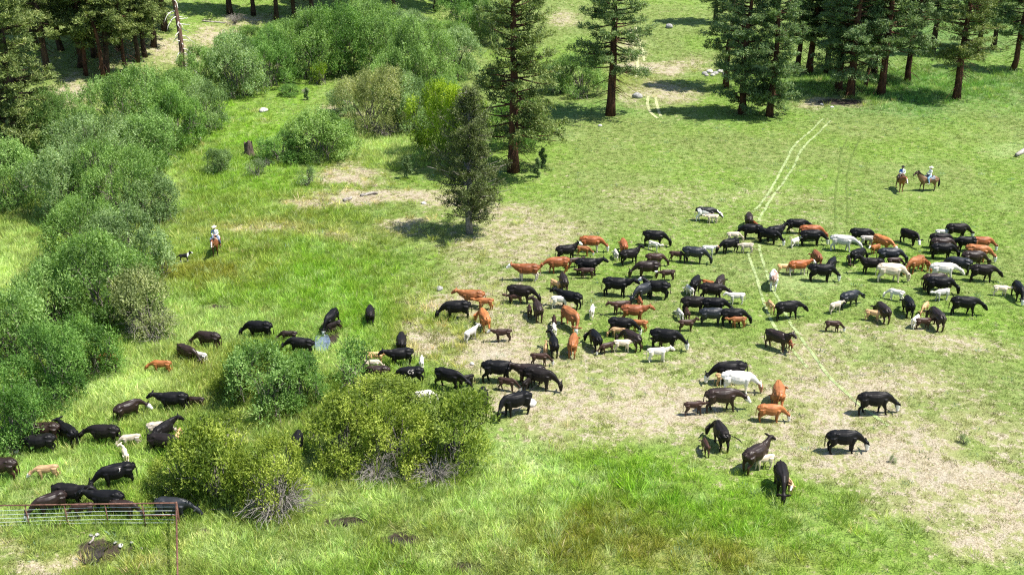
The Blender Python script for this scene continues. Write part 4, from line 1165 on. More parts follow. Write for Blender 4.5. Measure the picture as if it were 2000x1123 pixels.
def rider(key, shirt, jeans, boots, skin, blue=None, arm=0.0):
    """seated figure, forward +X, seat at the origin"""
    T = TB(); f = lambda *a: np.array(a, float); Y = lambda n: np.tile([0, 1., 0], (n, 1))
    T.tube([f(-.03,0,-.10), f(-.02,0,.02), f(0,0,.16), f(.015,0,.30), f(.02,0,.42), f(.0,0,.51), f(.0,0,.555)], [(.15,.11),(.175,.13),(.15,.105),(.165,.115),(.19,.12),(.175,.09),(.08,.06)], 12, True, Y(7))
    T.tube([f(0,0,.52), f(.005,0,.58), f(.01,0,.63)], [.062, .055, .055], 10, True, Y(3))
    T.tube([f(.02,0,.605), f(.035,0,.65), f(.025,0,.71), f(.01,0,.77), f(.0,0,.82), f(.0,0,.845)], [(.045,.045),(.065,.075),(.075,.095),(.078,.10),(.06,.075),(.02,.03)], 12, True, Y(6))
    T.tube([f(.11,0,.735), f(.14,0,.705), f(.12,0,.69)], [.014, .018, .014], 6)
    hands = []
    for s in (-1, 1):
        T.tube([f(.01, .035 * s + .045 * s, .72), f(.01, .09 * s, .72)], [(.022, .03), (.012, .02)], 6)
        h = f(.34, (.07 + .06 * (s > 0) * arm) * s, .17 + arm * .1 * (s > 0))
        T.tube([f(0, .17 * s, .50), f(.02, .225 * s, .40), f(.07, .265 * s, .24), f(.20, .19 * s, .19), h], [.068, .056, .045, .040, .030], 9, True)
        d = (h - f(.2, .19 * s, .19)); d /= np.linalg.norm(d)
        T.tube([h - d * .01, h + d * .05, h + d * .085], [(.022, .036), (.020, .042), (.014, .036)], 8, True)
        for k in range(4):      # fingers curled round the reins
            b = h + d * .08 + f(0, 0, .03 - .021 * k); l = (.030, .036, .034, .026)[k]
            T.tube([b, b + d * l, b + d * l * .9 - f(0, .02 * s, .0), b + d * .01 - f(0, .03 * s, .0)], [.0105, .0100, .0095, .009], 6)
        T.tube([h + d * .02 + f(0, 0, .03), h + d * .05 + f(0, -.018 * s, .05), h + d * .08 + f(0, -.028 * s, .045)], [.013, .012, .010], 6)
        T.tube([f(-.02, .09 * s, -.03), f(.14, .22 * s, -.08), f(.30, .335 * s, -.22), f(.24, .37 * s, -.42), f(.16, .385 * s, -.64), f(.15, .385 * s, -.72)], [.125, .11, .085, .072, .052, .055], 10)
        T.tube([f(.12, .385 * s, -.72), f(.22, .40 * s, -.735), f(.36, .42 * s, -.72)], [(.045, .05), (.045, .04), (.03, .025)], 8)
    def post(me, Q):
        c = np.tile(np.array(jeans, float), (len(Q), 1))
        up = (Q[:, 2] > .06) & ~((np.abs(Q[:, 1]) > .26) & (Q[:, 2] < .0)); c[up] = shirt
        c[(Q[:, 2] > .575)] = skin; c[(Q[:, 0] > .315) & (Q[:, 2] > .05)] = skin
        c[Q[:, 2] < -.60] = boots
        if blue is not None: c[(Q[:, 2] > .26) & (Q[:, 2] < .57) & (Q[:, 0] > .0) & (Q[:, 1] < .0)] = blue  # shading of the white shirt, painted blue on one side of the chest
        eyes = (Q[:, 0] > .085) & (np.abs(np.abs(Q[:, 1]) - .034) < .014) & (np.abs(Q[:, 2] - .745) < .010); c[eyes] = (.02, .015, .01)
        mouth = (Q[:, 0] > .08) & (np.abs(Q[:, 1]) < .026) & (np.abs(Q[:, 2] - .665) < .008); c[mouth] = (.25, .08, .07)
        point_col(me, 'ccol', c)
    body_later(key, T.V, T.F, .0115, post, 1)
rider('rider_a', (.78, .78, .80), (.15, .19, .27), (.22, .11, .05), (.40, .22, .15), (.30, .36, .50))
rider('rider_b', (.74, .77, .84), (.12, .085, .06), (.05, .03, .02), (.36, .21, .15), (.045, .13, .48))
rider('rider_c', (.80, .80, .80), (.25, .42, .62), (.55, .48, .40), (.42, .26, .19))
BODY = bake_bodies()

# ---- coats
def coat(name, base, face=None, leg=None, belly=None, rough=.5, spec=.35, patch=None, var=.5, nose=None, head=None):
    m, nt, b = mat_new('coat_' + name)
    co = N(nt, 'ShaderNodeTexCoord').outputs['Object']; oi = N(nt, 'ShaderNodeObjectInfo').outputs['Random']
    n = noise(nt, 2.2, 3, .6, co)
    lo = tuple(v * (1 - var * .5) for v in base); hi = tuple(min(.95, v * (1 + var * .5)) for v in base)
    c = mixc(nt, ramp(nt, n, .3, .7), lo, hi)
    c = mixc(nt, 1.0, c, mixc(nt, oi, (.72, .72, .74), (1.22, 1.16, 1.08)), 'MULTIPLY')
    if max(base) < .02: c = mixc(nt, ramp(nt, oi, .6, 1.0, 0, .45), c, (.018, .012, .0095))
    if patch is not None:
        off = N(nt, 'ShaderNodeVectorMath', operation='ADD'); nt.links.new(co, off.inputs[0]); off.inputs[1].default_value = (patch[3], patch[3] * 2, 0)
        pn = noise(nt, 1.3, 2, .5, off.outputs[0]); c = mixc(nt, ramp(nt, pn, .50, .53), c, patch[:3])
    if belly is not None: c = mixc(nt, mth(nt, 'MULTIPLY', attr(nt, 'm_belly'), .9), c, belly)
    if leg is not None: c = mixc(nt, mth(nt, 'MULTIPLY', attr(nt, 'm_leg'), .9), c, leg)
    if head is not None: c = mixc(nt, attr(nt, 'm_head'), c, head)
    if face is not None: c = mixc(nt, attr(nt, 'm_face'), c, face)
    c = mixc(nt, mth(nt, 'MULTIPLY', attr(nt, 'm_nose'), .8), c, nose or (.03, .022, .02))
    c = mixc(nt, attr(nt, 'm_hoof'), c, (.05, .04, .032))
    nt.links.new(c, b.inputs['Base Color']); b.inputs['Roughness'].default_value = rough; b.inputs['Specular IOR Level'].default_value = spec
    bump(nt, b, noise(nt, 6, 3, .6, co), .3, .03)
    return m
WH = (.80, .77, .72)
COAT = {
 'k': coat('black', (.0085, .0085, .0095), rough=.46, spec=.15), 'kw': coat('black_white_face', (.0085, .0085, .0095), WH, rough=.46, spec=.15, nose=(.3, .2, .18)),
 'n': coat('brown_black', (.022, .013, .010), belly=(.045, .02, .012), rough=.45), 'nw': coat('brown_black_white_face', (.024, .014, .011), WH, rough=.45, nose=(.3, .2, .18)),
 'd': coat('dark_brown', (.042, .020, .014)), 'dw': coat('dark_brown_white_face', (.042, .020, .014), WH, nose=(.3, .2, .18)),
 'r': coat('red', (.245, .080, .028)), 'rw': coat('red_white_face', (.27, .085, .026), WH, belly=(.62, .55, .48), nose=(.5, .35, .3)),
 'o': coat('orange', (.35, .130, .042)), 'ow': coat('orange_white_face', (.36, .135, .043), WH, nose=(.5, .35, .3)),
 't': coat('tan', (.58, .36, .18), nose=(.45, .3, .25)), 'tw': coat('tan_white_face', (.58, .37, .19), WH, nose=(.5, .35, .3)),
 'c': coat('cream', (.62, .53, .41), nose=(.45, .33, .28)), 'w': coat('white', (.70, .665, .60), nose=(.5, .38, .34), var=.2),
 'wb': coat('white_brown_face', (.80, .78, .74), head=(.38, .20, .12), var=.2, nose=(.4, .25, .2)), 'y': coat('grey', (.50, .46, .40), nose=(.3, .25, .22)),
 'p': coat('pied', (.010, .010, .011), patch=WH + (4.1,)), 'g': coat('blue_black', (.016, .019, .024), rough=.46, spec=.4),
 'wk': coat('white_dark_spots', (.78, .76, .72), patch=(.30, .20, .15, 9.0), var=.2)}
COATH = {'bay': coat('bay', (.17, .062, .024), WH, leg=(.012, .009, .008)), 'sorrel': coat('sorrel', (.32, .115, .04), WH, leg=(.20, .08, .035)),
         'buckskin': coat('dark_buckskin', (.22, .125, .062), leg=(.012, .010, .009), head=(.055, .032, .022))}
def cloth_material():
    m, nt, b = mat_new('rider_clothes'); nt.links.new(attr(nt, 'ccol', out='Color'), b.inputs['Base Color']); b.inputs['Roughness'].default_value = .8
    return m
M_CLOTH = cloth_material()

def beast(key, mats):
    me = BODY[key]
    if not me.materials: me.materials.append(None)
    return me

CN = {}
def cattle(px, py, hd, pose, ct, size, label):
    calf = size < .8; size *= .89 if px < 860 else (.935 if py < 720 else .98); key = ('calf_' if calf else 'cow_') + pose
    me = beast(key, None)
    o = put('calf' if calf else ('bull' if pose == 'b' else 'cow'), me)
    o.material_slots[0].link = 'OBJECT'; o.material_slots[0].material = COAT[ct]
    x, y, z = ground(px, py); e = .6 * size
    dx, dy = math.cos(R(hd)) * e, math.sin(R(hd)) * e
    o.location = (x, y, min(z, .5 * (hgt(x + dx, y + dy) + hgt(x - dx, y - dy))) - .015)
    o.rotation_euler = (0, -math.atan2(hgt(x + dx, y + dy) - hgt(x - dx, y - dy), 2 * e), R(hd))
    q = size * (1 + .03 * math.sin(px * 12.9898 + py * 7.1)); o.scale = (q, q * (1 + .04 * math.sin(px * 3.3)), q)
    tag(o, label, 'calf' if calf else ('bull' if pose == 'b' else 'cow'), 'cattle herd on the meadow')
    return o

# px, py, heading (0 = right, 90 = away, 180 = left, 270 = towards the camera), head pose, coat, size, label
K = .60
HERD = [
 # upper right: below the wheel ruts
 (1377,432,-4,'l','p',1.0,'black and white spotted cow alone below the pale wheel ruts'),
 (1390,436,183,'s','c',K,'cream calf nursing the spotted black and white cow'),
 (1461,446,80,'g','n',1.0,'brown-black cow seen from behind at the foot of the pale wheel ruts'),
 (1474,450,100,'g','r',K,'reddish calf mostly hidden behind a black cow at the wheel ruts'),
 (1466,467,178,'g','k',1.02,'black cow broadside in front of the brown-black cow at the wheel ruts'),
 (1432,472,0,'g','c',.66,'cream calf grazing behind the nursing beige calf group'),
 (1424,494,203,'g','k',.92,'black cow grazing to the left, beige calf at her rump'),
 (1457,494,178,'s','c',.64,'beige calf nursing from behind a black cow, head left'),
 (1500,476,-28,'g','kw',1.0,'black cow with white muzzle grazing beside a cow with raised head'),
 (1512,470,22,'u','k',1.0,'black cow looking right with raised head, just right of the wheel ruts'),
 (1554,456,0,'l','k',1.0,'black cow walking right behind the big red cow'),
 (1582,470,-5,'g','r',1.08,'big red cow grazing between two black cows'),
 (1552,483,40,'s','w',K,'small white calf behind the black white-faced cow, facing away'),
 (1583,480,0,'g','kw',1.05,'black cow with white face grazing in front of the big red cow'),
 (1643,490,-16,'l','w',1.04,'cream white cow with pinkish face, left of the black row'),
 (1530,534,0,'g','t',K,'yellowish tan calf grazing behind the red white-faced cow'),
 (1557,537,12,'m','rw',.96,'red cow with white face beside the yellowish tan calf'),
 (1593,520,92,'g','r',.95,'red cow seen from behind in the middle of the right herd'),
 (1622,534,60,'g','k',.98,'black cow turned away behind the broadside white-faced black cow'),
 (1601,550,-2,'g','kw',1.08,'large black cow with white face grazing broadside near the white brown-patched cow'),
 (1509,562,78,'g','wk',1.02,'white cow with brown patches standing on the wheel rut, seen from behind'),
 (1354,514,-10,'g','g',1.05,'bluish black cow grazing right, brown-headed white calf behind her'),
 (1383,497,-4,'m','wb',K,'white calf with brown head behind the bluish black cow'),
 (1321,511,-12,'g','d',.66,'dark brown calf grazing left of the bluish black cow'),
 (1357,572,65,'g','k',1.0,'black cow seen from behind beside a white calf in the central herd'),
 (1346,578,110,'g','w',.62,'white calf from behind with reddish tail, left of a black cow'),
 (1383,566,-30,'g','o',K,'orange calf behind the long black cow in the central herd'),
 (1405,570,65,'g','n',.98,'brown-black cow turned away behind the long black cow'),
 (1389,586,-4,'l','k',1.05,'long black cow lowering her head towards a white calf'),
 (1437,594,184,'m','w',.68,'white calf facing left towards the long black cow'),
 (1354,613,0,'g','k',1.05,'black cow broadside at the left of three overlapping black cows'),
 (1393,615,-4,'g','k',1.05,'black cow in the middle of three overlapping black cows'),
 (1389,635,2,'g','g',.98,'bluish black cow standing in front of the overlapping black cows'),
 (1430,635,-2,'g','k',1.0,'black cow grazing right above the orange calf'),
 (1441,640,180,'s','o',.62,'bright orange calf nursing a black cow at the right of the central herd'),
 (1341,623,92,'g','d',.58,'dark brown calf seen from behind beside a white calf'),
 (1327,624,102,'g','w',.58,'white calf seen from behind left of the dark brown calf'),
 (1340,647,6,'u','d',.66,'dark brown calf with raised head looking right'),
 (1504,609,98,'g','t',.62,'tan calf seen from behind on the wheel rut'),
 (1536,623,14,'l','k',1.06,'black cow on the wheel rut right of the tan calf'),
 (1657,600,28,'l','g',1.0,'bluish black cow facing away right, cream calf at her flank'),
 (1630,611,32,'s','c',.64,'cream calf nursing the bluish black cow'),
 (1625,648,-4,'g','dw',.66,'dark brown calf with white face grazing alone'),
 (1517,682,-42,'u','n',1.05,'black-brown cow facing the camera with raised head, reddish calf beside'),
 (1541,684,-92,'m','r',.62,'reddish calf facing the camera beside the black-brown cow'),
 # central herd
 (1156,620,80,'g','w',.66,'white calf alone in the gap of the central herd'),
 (1211,614,196,'m','d',.78,'dark brown yearling looking left behind the red cow'),
 (1236,628,-4,'m','r',1.0,'red cow broadside between the yearling and the black cow with swinging tail'),
 (1248,647,172,'g','o',.64,'orange calf with pale hindquarters in front of the red cow'),
 (1212,655,-8,'t','kw',1.06,'black cow with white face and tail swung out to the left'),
 (1206,659,178,'g','t',.58,'tan calf in front of the black cow with swinging tail'),
 (1233,681,128,'gl','n',1.0,'black-brown cow from behind, head turned left over a cream calf'),
 (1215,687,2,'s','c',.66,'cream calf nursing under the black-brown cow'),
 (1162,681,104,'gl','k',.98,'black cow from behind at the lower left of the central herd'),
 (1185,690,205,'g','dw',.6,'small dark calf with white face between the black cow and cream calf'),
 (1298,682,-12,'g','kw',1.12,'large black cow with white face grazing over a nursing brown calf'),
 (1299,682,181,'s','d',.68,'dark brown calf nursing the large white-faced black cow'),
 (1284,706,0,'m','w',.74,'white calf standing broadside in front of the large black cow'),
 (1425,748,182,'g','kw',1.08,'black cow with white face grazing left behind the white cow'),
 (1415,752,4,'g','t',.64,'orange-tan calf between the black cow and the white cow'),
 (1440,766,-10,'g','wb',1.08,'white cow with brown face grazing, biggest white animal of the lower herd'),
 (1408,802,4,'l','nw',1.08,'dark brown cow with white face, calf at her tail'),
 (1355,810,4,'s','d',.68,'dark brown calf following the brown white-faced cow'),
 (1518,790,80,'gr','o',1.0,'orange cow seen from behind above the orange calf'),
 (1511,793,92,'g','o',.56,'small orange calf standing behind the orange cow'),
 (1502,823,-2,'g','ow',.82,'orange young animal with white face grazing broadside'),
 (1705,808,0,'g2','kw',1.08,'black cow with white face walking on the dry grass, furthest right'),
 (1644,883,0,'g','kw',1.04,'black cow with white face grazing broadside on dry grass'),
 (1406,871,98,'tl','k',1.0,'black cow from behind with tail swung to the right'),
 (1377,885,94,'g','d',.6,'dark calf from behind beside the cow with swung tail'),
 (1474,915,38,'u','n',1.04,'black cow looking away with raised head, nursing a cream calf'),
 (1490,916,192,'s','c',.66,'cream calf nursing the black cow with raised head'),
 (1523,958,-97,'g','k',1.02,'black cow facing the camera, nearest in the pasture'),
 (1538,961,-78,'mr','tw',.64,'tan calf with white face looking at the camera'),
 # right herd
 (1679,476,-5,'g','k',1.04,'black cow grazing behind the grey calf at the right herd'),
 (1692,480,-2,'g','y',.66,'pale grey calf grazing beside the orange white-faced cow'),
 (1721,489,-52,'l','ow',.98,'orange cow with white face turned to the camera'),
 (1708,496,215,'m','ow',.62,'orange calf with white face in front of the orange cow'),
 (1774,477,-55,'lr','kw',.98,'black cow with white face standing apart at the back of the right herd'),
 (1866,467,0,'g','kw',1.06,'black cow with white face grazing at the back right'),
 (1838,467,0,'m','w',.66,'white calf behind the stacked black cows at the right'),
 (1833,485,0,'g','k',1.02,'furthest of the stacked black cows at the right'),
 (1836,495,0,'g','n',1.02,'brown-black cow squeezed between two black cows at the right'),
 (1838,506,-2,'g','k',1.06,'front black cow of the stack at the right, grazing'),
 (1884,491,180,'g','k',1.02,'black cow left of the red cow at the far right'),
 (1914,491,-4,'g','rw',1.0,'red cow with white muzzle at the far right'),
 (1906,510,-16,'g','ow',1.1,'orange cow with white face grazing at the far right'),
 (1897,522,2,'g','n',1.08,'brown-black cow below the orange cow at the far right'),
 (1870,534,155,'g','g',1.02,'bluish black cow behind the white cow at the right'),
 (1914,550,0,'l','k',1.08,'black cow striding right at the front of the far right group'),
 (1839,546,-6,'l','w',1.08,'white cow with pinkish head, right of the orange cow and brown calf'),
 (1735,550,-2,'b','c',1.12,'large cream bull grazing in front of the black row'),
 (1786,532,214,'g','o',1.02,'orange cow grazing towards the cream bull'),
 (1808,527,-82,'g','r',.6,'reddish brown calf behind the orange cow'),
 (1673,515,36,'g','k',1.0,'black cow at the left end of the black row by the cream bull'),
 (1657,517,-95,'g','d',.56,'dark brown calf at the left end of the black row'),
 (1735,517,0,'g','g',1.06,'bluish black cow behind the cream bull'),
 (1700,535,176,'u','k',1.0,'black cow directly left of the cream bull'),
 (1745,524,4,'g','d',.7,'dark brown calf just visible over the back of the cream bull'),
 (1832,575,-8,'g','k',1.06,'black cow grazing right, white calf nursing in front'),
 (1822,566,4,'g','n',1.0,'brown-black cow hidden behind the nursing white calf group'),
 (1838,587,196,'s','w',.68,'white calf nursing a black cow at the lower right herd'),
 (1748,587,150,'g','w',.66,'white calf alone below the cream bull'),
 (1771,615,84,'g','k',.98,'black cow from behind above the white and dark calves'),
 (1722,627,98,'g','n',1.0,'brown-black cow from behind with a tan calf nursing'),
 (1704,627,-24,'s','t',.62,'tan calf nursing on the left of the brown-black cow'),
 (1786,639,50,'g','w',.64,'white calf behind the dark nursing calf'),
 (1804,613,232,'g','t',.62,'tan calf grazing between two black cows at the lower right'),
 (1801,643,4,'s','d',.66,'dark brown calf nursing at the lower right of the herd'),
 (1826,640,96,'g','n',1.02,'brown-black cow from behind with a dark calf nursing'),
 (1879,615,-2,'l','k',1.12,'long black cow walking right, furthest down at the right'),
 (1952,578,-6,'s','c',.66,'cream brown calf nursing at the right edge'),
 (1985,584,-96,'g','kw',1.0,'black cow with white muzzle facing the camera at the right edge'),
 # upper left of the herd
 (1154,492,-5,'g','rw',1.08,'red cow with white face grazing at the top of the central herd'),
 (1139,500,-8,'g','ow',.66,'orange calf with white face grazing below the red cow'),
 (1106,508,14,'u','kw',1.0,'black cow with white face looking at the orange calf'),
 (1121,523,22,'s','d',.64,'dark brown calf left of the black cow with swishing tail'),
 (1089,533,190,'l','r',1.04,'red cow heading left behind the red white-faced cow'),
 (1030,548,180,'m','rw',1.08,'red cow with white face and belly, leftmost red cow of the central herd'),
 (1147,537,0,'m','k',1.04,'black cow broadside with a dark calf nursing in front'),
 (1145,544,181,'s','d',.68,'dark calf nursing the broadside black cow'),
 (1202,506,95,'g','w',.60,'white calf from behind left of a red cow from behind'),
 (1217,497,90,'g','r',.96,'red cow from behind next to a white calf'),
 (1229,516,26,'u','k',1.0,'black cow with raised head looking right, upper central herd'),
 (1276,481,-5,'g','k',1.06,'black cow grazing right with a white calf, top of the central herd'),
 (1277,490,-40,'s','w',.62,'white calf in front of the topmost black cow'),
 (1278,520,2,'g','d',.86,'brown cow partly hidden behind the grazing brown-black cow'),
 (1264,543,184,'g','n',1.1,'brown-black cow grazing left, white-faced brown calf at her tail'),
 (1303,548,184,'s','dw',.66,'brown calf with white face behind the brown-black cow'),
 (1202,578,-6,'m','k',1.1,'black cow broadside looking right in the centre of the herd'),
 (1282,583,168,'u','kw',1.06,'black cow with white face looking back over another cow'),
 (1256,587,222,'g','g',1.04,'bluish black cow grazing left beside a red calf'),
 (1249,601,95,'g','r',.58,'red calf from behind by the bluish black cow head'),
 (1100,568,96,'g','n',1.0,'brown-black cow from behind with a tan calf at her left'),
 (1086,567,-45,'s','t',.62,'tan calf nursing at the left of a brown-black cow'),
 (1112,602,158,'m','k',1.0,'black cow facing away left above the white calf'),
 (1094,602,0,'s','w',.74,'white calf nursing with head under a black cow'),
 (1016,592,-6,'g','k',1.08,'black cow grazing right over a dark nursing calf, left of herd'),
 (1006,594,181,'s','d',.64,'dark calf nursing under the black cow at left of herd'),
 (1050,623,98,'ml','n',1.02,'brown-black cow from behind with head turned left'),
 (1034,619,92,'g','d',.62,'dark calf from behind left of the brown-black cow'),
 (1114,640,-58,'gr','ow',1.08,'orange cow with white face grazing towards the camera'),
 (1082,638,90,'g','d',.6,'dark brown calf standing behind a white calf'),
 (1082,654,92,'g','w',.6,'white calf behind the black cow with raised head at lower left'),
 (1081,692,94,'ul','k',.98,'black cow from behind with raised head, pink calf at her left'),
 (1066,691,84,'s','t',.56,'pinkish tan calf at the left of a black cow from behind'),
 (1119,692,80,'g','o',1.0,'orange cow seen from behind at the lower left of the central herd'),
 # left end
 (923,599,176,'m','o',1.0,'orange cow looking left on the tan patch'),
 (947,605,178,'s','o',.70,'orange calf nursing the orange cow on the tan patch'),
 (893,624,184,'g','k',1.08,'black cow grazing left on the tan patch'),
 (946,642,104,'gl','o',1.0,'orange cow from behind with head turned left to a white calf'),
 (920,665,50,'m','w',.68,'white calf on the dry patch by the orange cow'),
 (982,667,184,'m','dw',.72,'dark calf with white face standing alone on the dry patch'),
 (1054,714,-4,'g','dw',.70,'dark brown calf with white nose grazing alone above the row'),
 (972,746,0,'l','kw',1.1,'black cow broadside with white face meeting a brown head'),
 (991,763,-18,'g','dw',.66,'brown calf with white face grazing below the meeting cows'),
 (1034,750,174,'m','n',1.0,'brown-headed black cow facing left to the white-faced cow'),
 (1052,759,-16,'g','k',1.06,'black cow grazing right beside a black calf'),
 (1031,762,60,'g','k',.64,'black calf between two black cows in the row'),
 (1009,810,202,'tl','k',1.06,'black cow grazing left with tail flung out to the right'),
 (944,801,92,'g','k',1.0,'black cow from behind right of the foreground middle thicket'),
 (877,759,-24,'l','k',1.04,'black cow nosing a black calf, above the middle thicket'),
 (909,756,200,'m','k',.62,'black calf being nosed by a black cow'),
 (804,750,182,'b','k',1.0,'black bull with a pale brand on its flank, white calf behind'),
 (824,719,92,'g','w',.62,'white calf behind the branded black bull'),
 (738,747,182,'g','n',.98,'brown-black cow partly behind the small dark willow'),
 (728,724,2,'g','c',.62,'cream calf behind the brown-black cow by the small dark willow'),
 (783,714,192,'m','k',1.02,'black cow facing left towards a tan calf'),
 (785,688,94,'g','k',1.0,'black cow from behind above the one facing a tan calf'),
 (735,710,0,'m','t',.70,'tan calf facing a black cow in the tall grass'),
 (724,632,96,'g','k',1.0,'black cow from behind alone in the green grass by the pool'),
 (829,786,10,'g','w',.66,'white calf almost hidden behind the middle thicket'),
 (650,637,248,'g','kw',1.0,'black cow at the head of the stream pool'),
 (658,648,198,'g','n',.66,'dark calf right of the stream pool'),
 (508,662,176,'g','k',1.06,'black cow grazing left above the foreground willows'),
 (564,669,184,'g','n',.70,'dark calf grazing left of the stream pool'),
 (586,692,180,'g','k',1.02,'black cow behind willow leaves left of the stream pool'),
 (409,682,168,'g','n',1.02,'brown-black cow grazing left above the white calf in tall grass'),
 (367,707,-30,'g','n',1.0,'brown-black cow beside a white calf in the tall grass'),
 (392,709,160,'g','w',.66,'white calf behind a brown-black cow in tall grass'),
 (317,730,181,'l','o',.74,'orange calf alone in tall grass at the left'),
 (341,804,184,'m','k',1.06,'black cow facing left in tall grass beside a dark calf'),
 (384,798,178,'g','n',.66,'dark calf in tall grass behind the black cow'),
 (208,722,180,'g','r',.95,'red cow almost hidden in the left willow'),
 # lower left
 (253,820,44,'lr','nw',1.02,'dark cow with white face looking right in tall grass'),
 (312,852,8,'g','c',.8,'cream tan young animal behind a black cow in tall grass'),
 (323,862,66,'mr','k',1.0,'black cow from behind with head turned right between tan calves'),
 (350,864,-90,'g','t',.6,'tan calf half hidden by the yellow-green thicket'),
 (322,887,-8,'g','kw',1.06,'black cow broadside above the foreground left thicket'),
 (257,873,196,'g','c',.68,'cream calf facing left beside another cream calf'),
 (247,902,116,'ml','c',.66,'cream calf from behind looking left'),
 (207,869,180,'l','k',1.08,'black cow broadside in tall grass left of the cream calves'),
 (92,864,184,'m','n',1.04,'brown-black cow behind two black cows at the left'),
 (138,867,138,'m','k',1.0,'black cow turned away at the right of the left trio'),
 (82,888,190,'g','kw',1.06,'black cow with white face grazing at the front of the left trio'),
 (6,937,182,'g','n',1.06,'brown-black cow cut off by the left edge'),
 (95,937,192,'l','tw',.72,'tan calf with pale face in tall grass at the left'),
 (232,950,204,'g','k',1.1,'black cow with a small white hip mark grazing down left'),
 (140,988,-6,'m','k',1.1,'black cow looking right behind the fence'),
 (104,1005,215,'g','nw',1.04,'dark cow with white face at the fence wires'),
 (213,1001,178,'m','k',1.08,'black cow facing left behind the fence'),
 (165,1010,190,'g','dw',.68,'dark calf with white face at the fence wires'),
 (243,1010,-6,'g','n',.86,'brown-black young cow grazing right at the fence'),
 (340,1014,-4,'l','g',1.08,'bluish black cow in the thicket shade at the fence corner'),
 (583,886,92,'g','k',1.0,'black cow resting in the gap between the foreground thickets'),
]
ANIMALS = {}
for row in HERD:
    ANIMALS[row[6]] = cattle(*row)

# pale marks burnt on two animals
M_BRAND = simple('brand_mark', (.42, .38, .34), (.58, .54, .48), 20)
def mark(o, strokes, x0, z0, h, side):
    """strokes in a unit square, laid onto the flank as a thin raised hair mark"""
    me0 = o.data; T = TB()
    n = len(me0.vertices); Q = np.zeros(n * 3, np.float32); me0.vertices.foreach_get('co', Q); Q = Q.reshape(-1, 3)
    Q = Q[Q[:, 1] * side > 0]
    for st in strokes:
        pts = []
        for u, v in st:
            x = x0 - u * h * side; z = z0 + v * h; i = np.argmin((Q[:, 0] - x) ** 2 + (Q[:, 2] - z) ** 2); pts.append((x, Q[i, 1] + .006 * side, z))
        T.tube(pts, [.020] * len(pts), 5)
    put('brand_mark', T.mesh('brand_mark'), M_BRAND, o)
arc = lambda cx, cy, r, a0, a1, n=7: [(cx + r * math.cos(R(a)), cy + r * math.sin(R(a))) for a in np.linspace(a0, a1, n)]
mark(ANIMALS['black bull with a pale brand on its flank, white calf behind'],
     [arc(.35, .5, .42, 50, 310), arc(1.2, .72, .24, 30, 270, 6) + arc(1.2, .26, .24, 80, -150, 6)], .12, .98, .24, 1)
mark(ANIMALS['black cow with a small white hip mark grazing down left'], [[(0, 0), (.3, .5), (.25, .9)], [(.1, .9), (.5, .8)]], -.1, 1.0, .2, 1)

# ------------------------------------------------------------------ riders, horses, dog
M_LEATHER = simple('saddle_leather', (.10, .042, .02), (.20, .095, .045), 8, .6, .35)
M_BLANKET = {'grey': simple('grey_saddle_blanket', (.10, .11, .14), (.32, .33, .36), 16), 'cream': simple('cream_saddle_blanket', (.5, .42, .33), (.66, .58, .46), 14), 'dark': simple('dark_saddle_blanket', (.02, .025, .05), (.08, .09, .13), 14)}
M_MANE = {'black': simple('black_mane', (.008, .007, .007), (.03, .025, .022), 9), 'sorrel': simple('sorrel_mane', (.16, .06, .025), (.30, .13, .06), 9)}
M_REIN = simple('reins', (.30, .21, .13), (.48, .36, .25), 12)
M_HAT = {'white': simple('straw_hat', (.62, .56, .46), (.76, .72, .62), 20), 'black': simple('black_hat', (.010, .010, .011), (.03, .03, .03), 10), 'pale': simple('pale_hat', (.66, .64, .60), (.8, .78, .74), 10)}

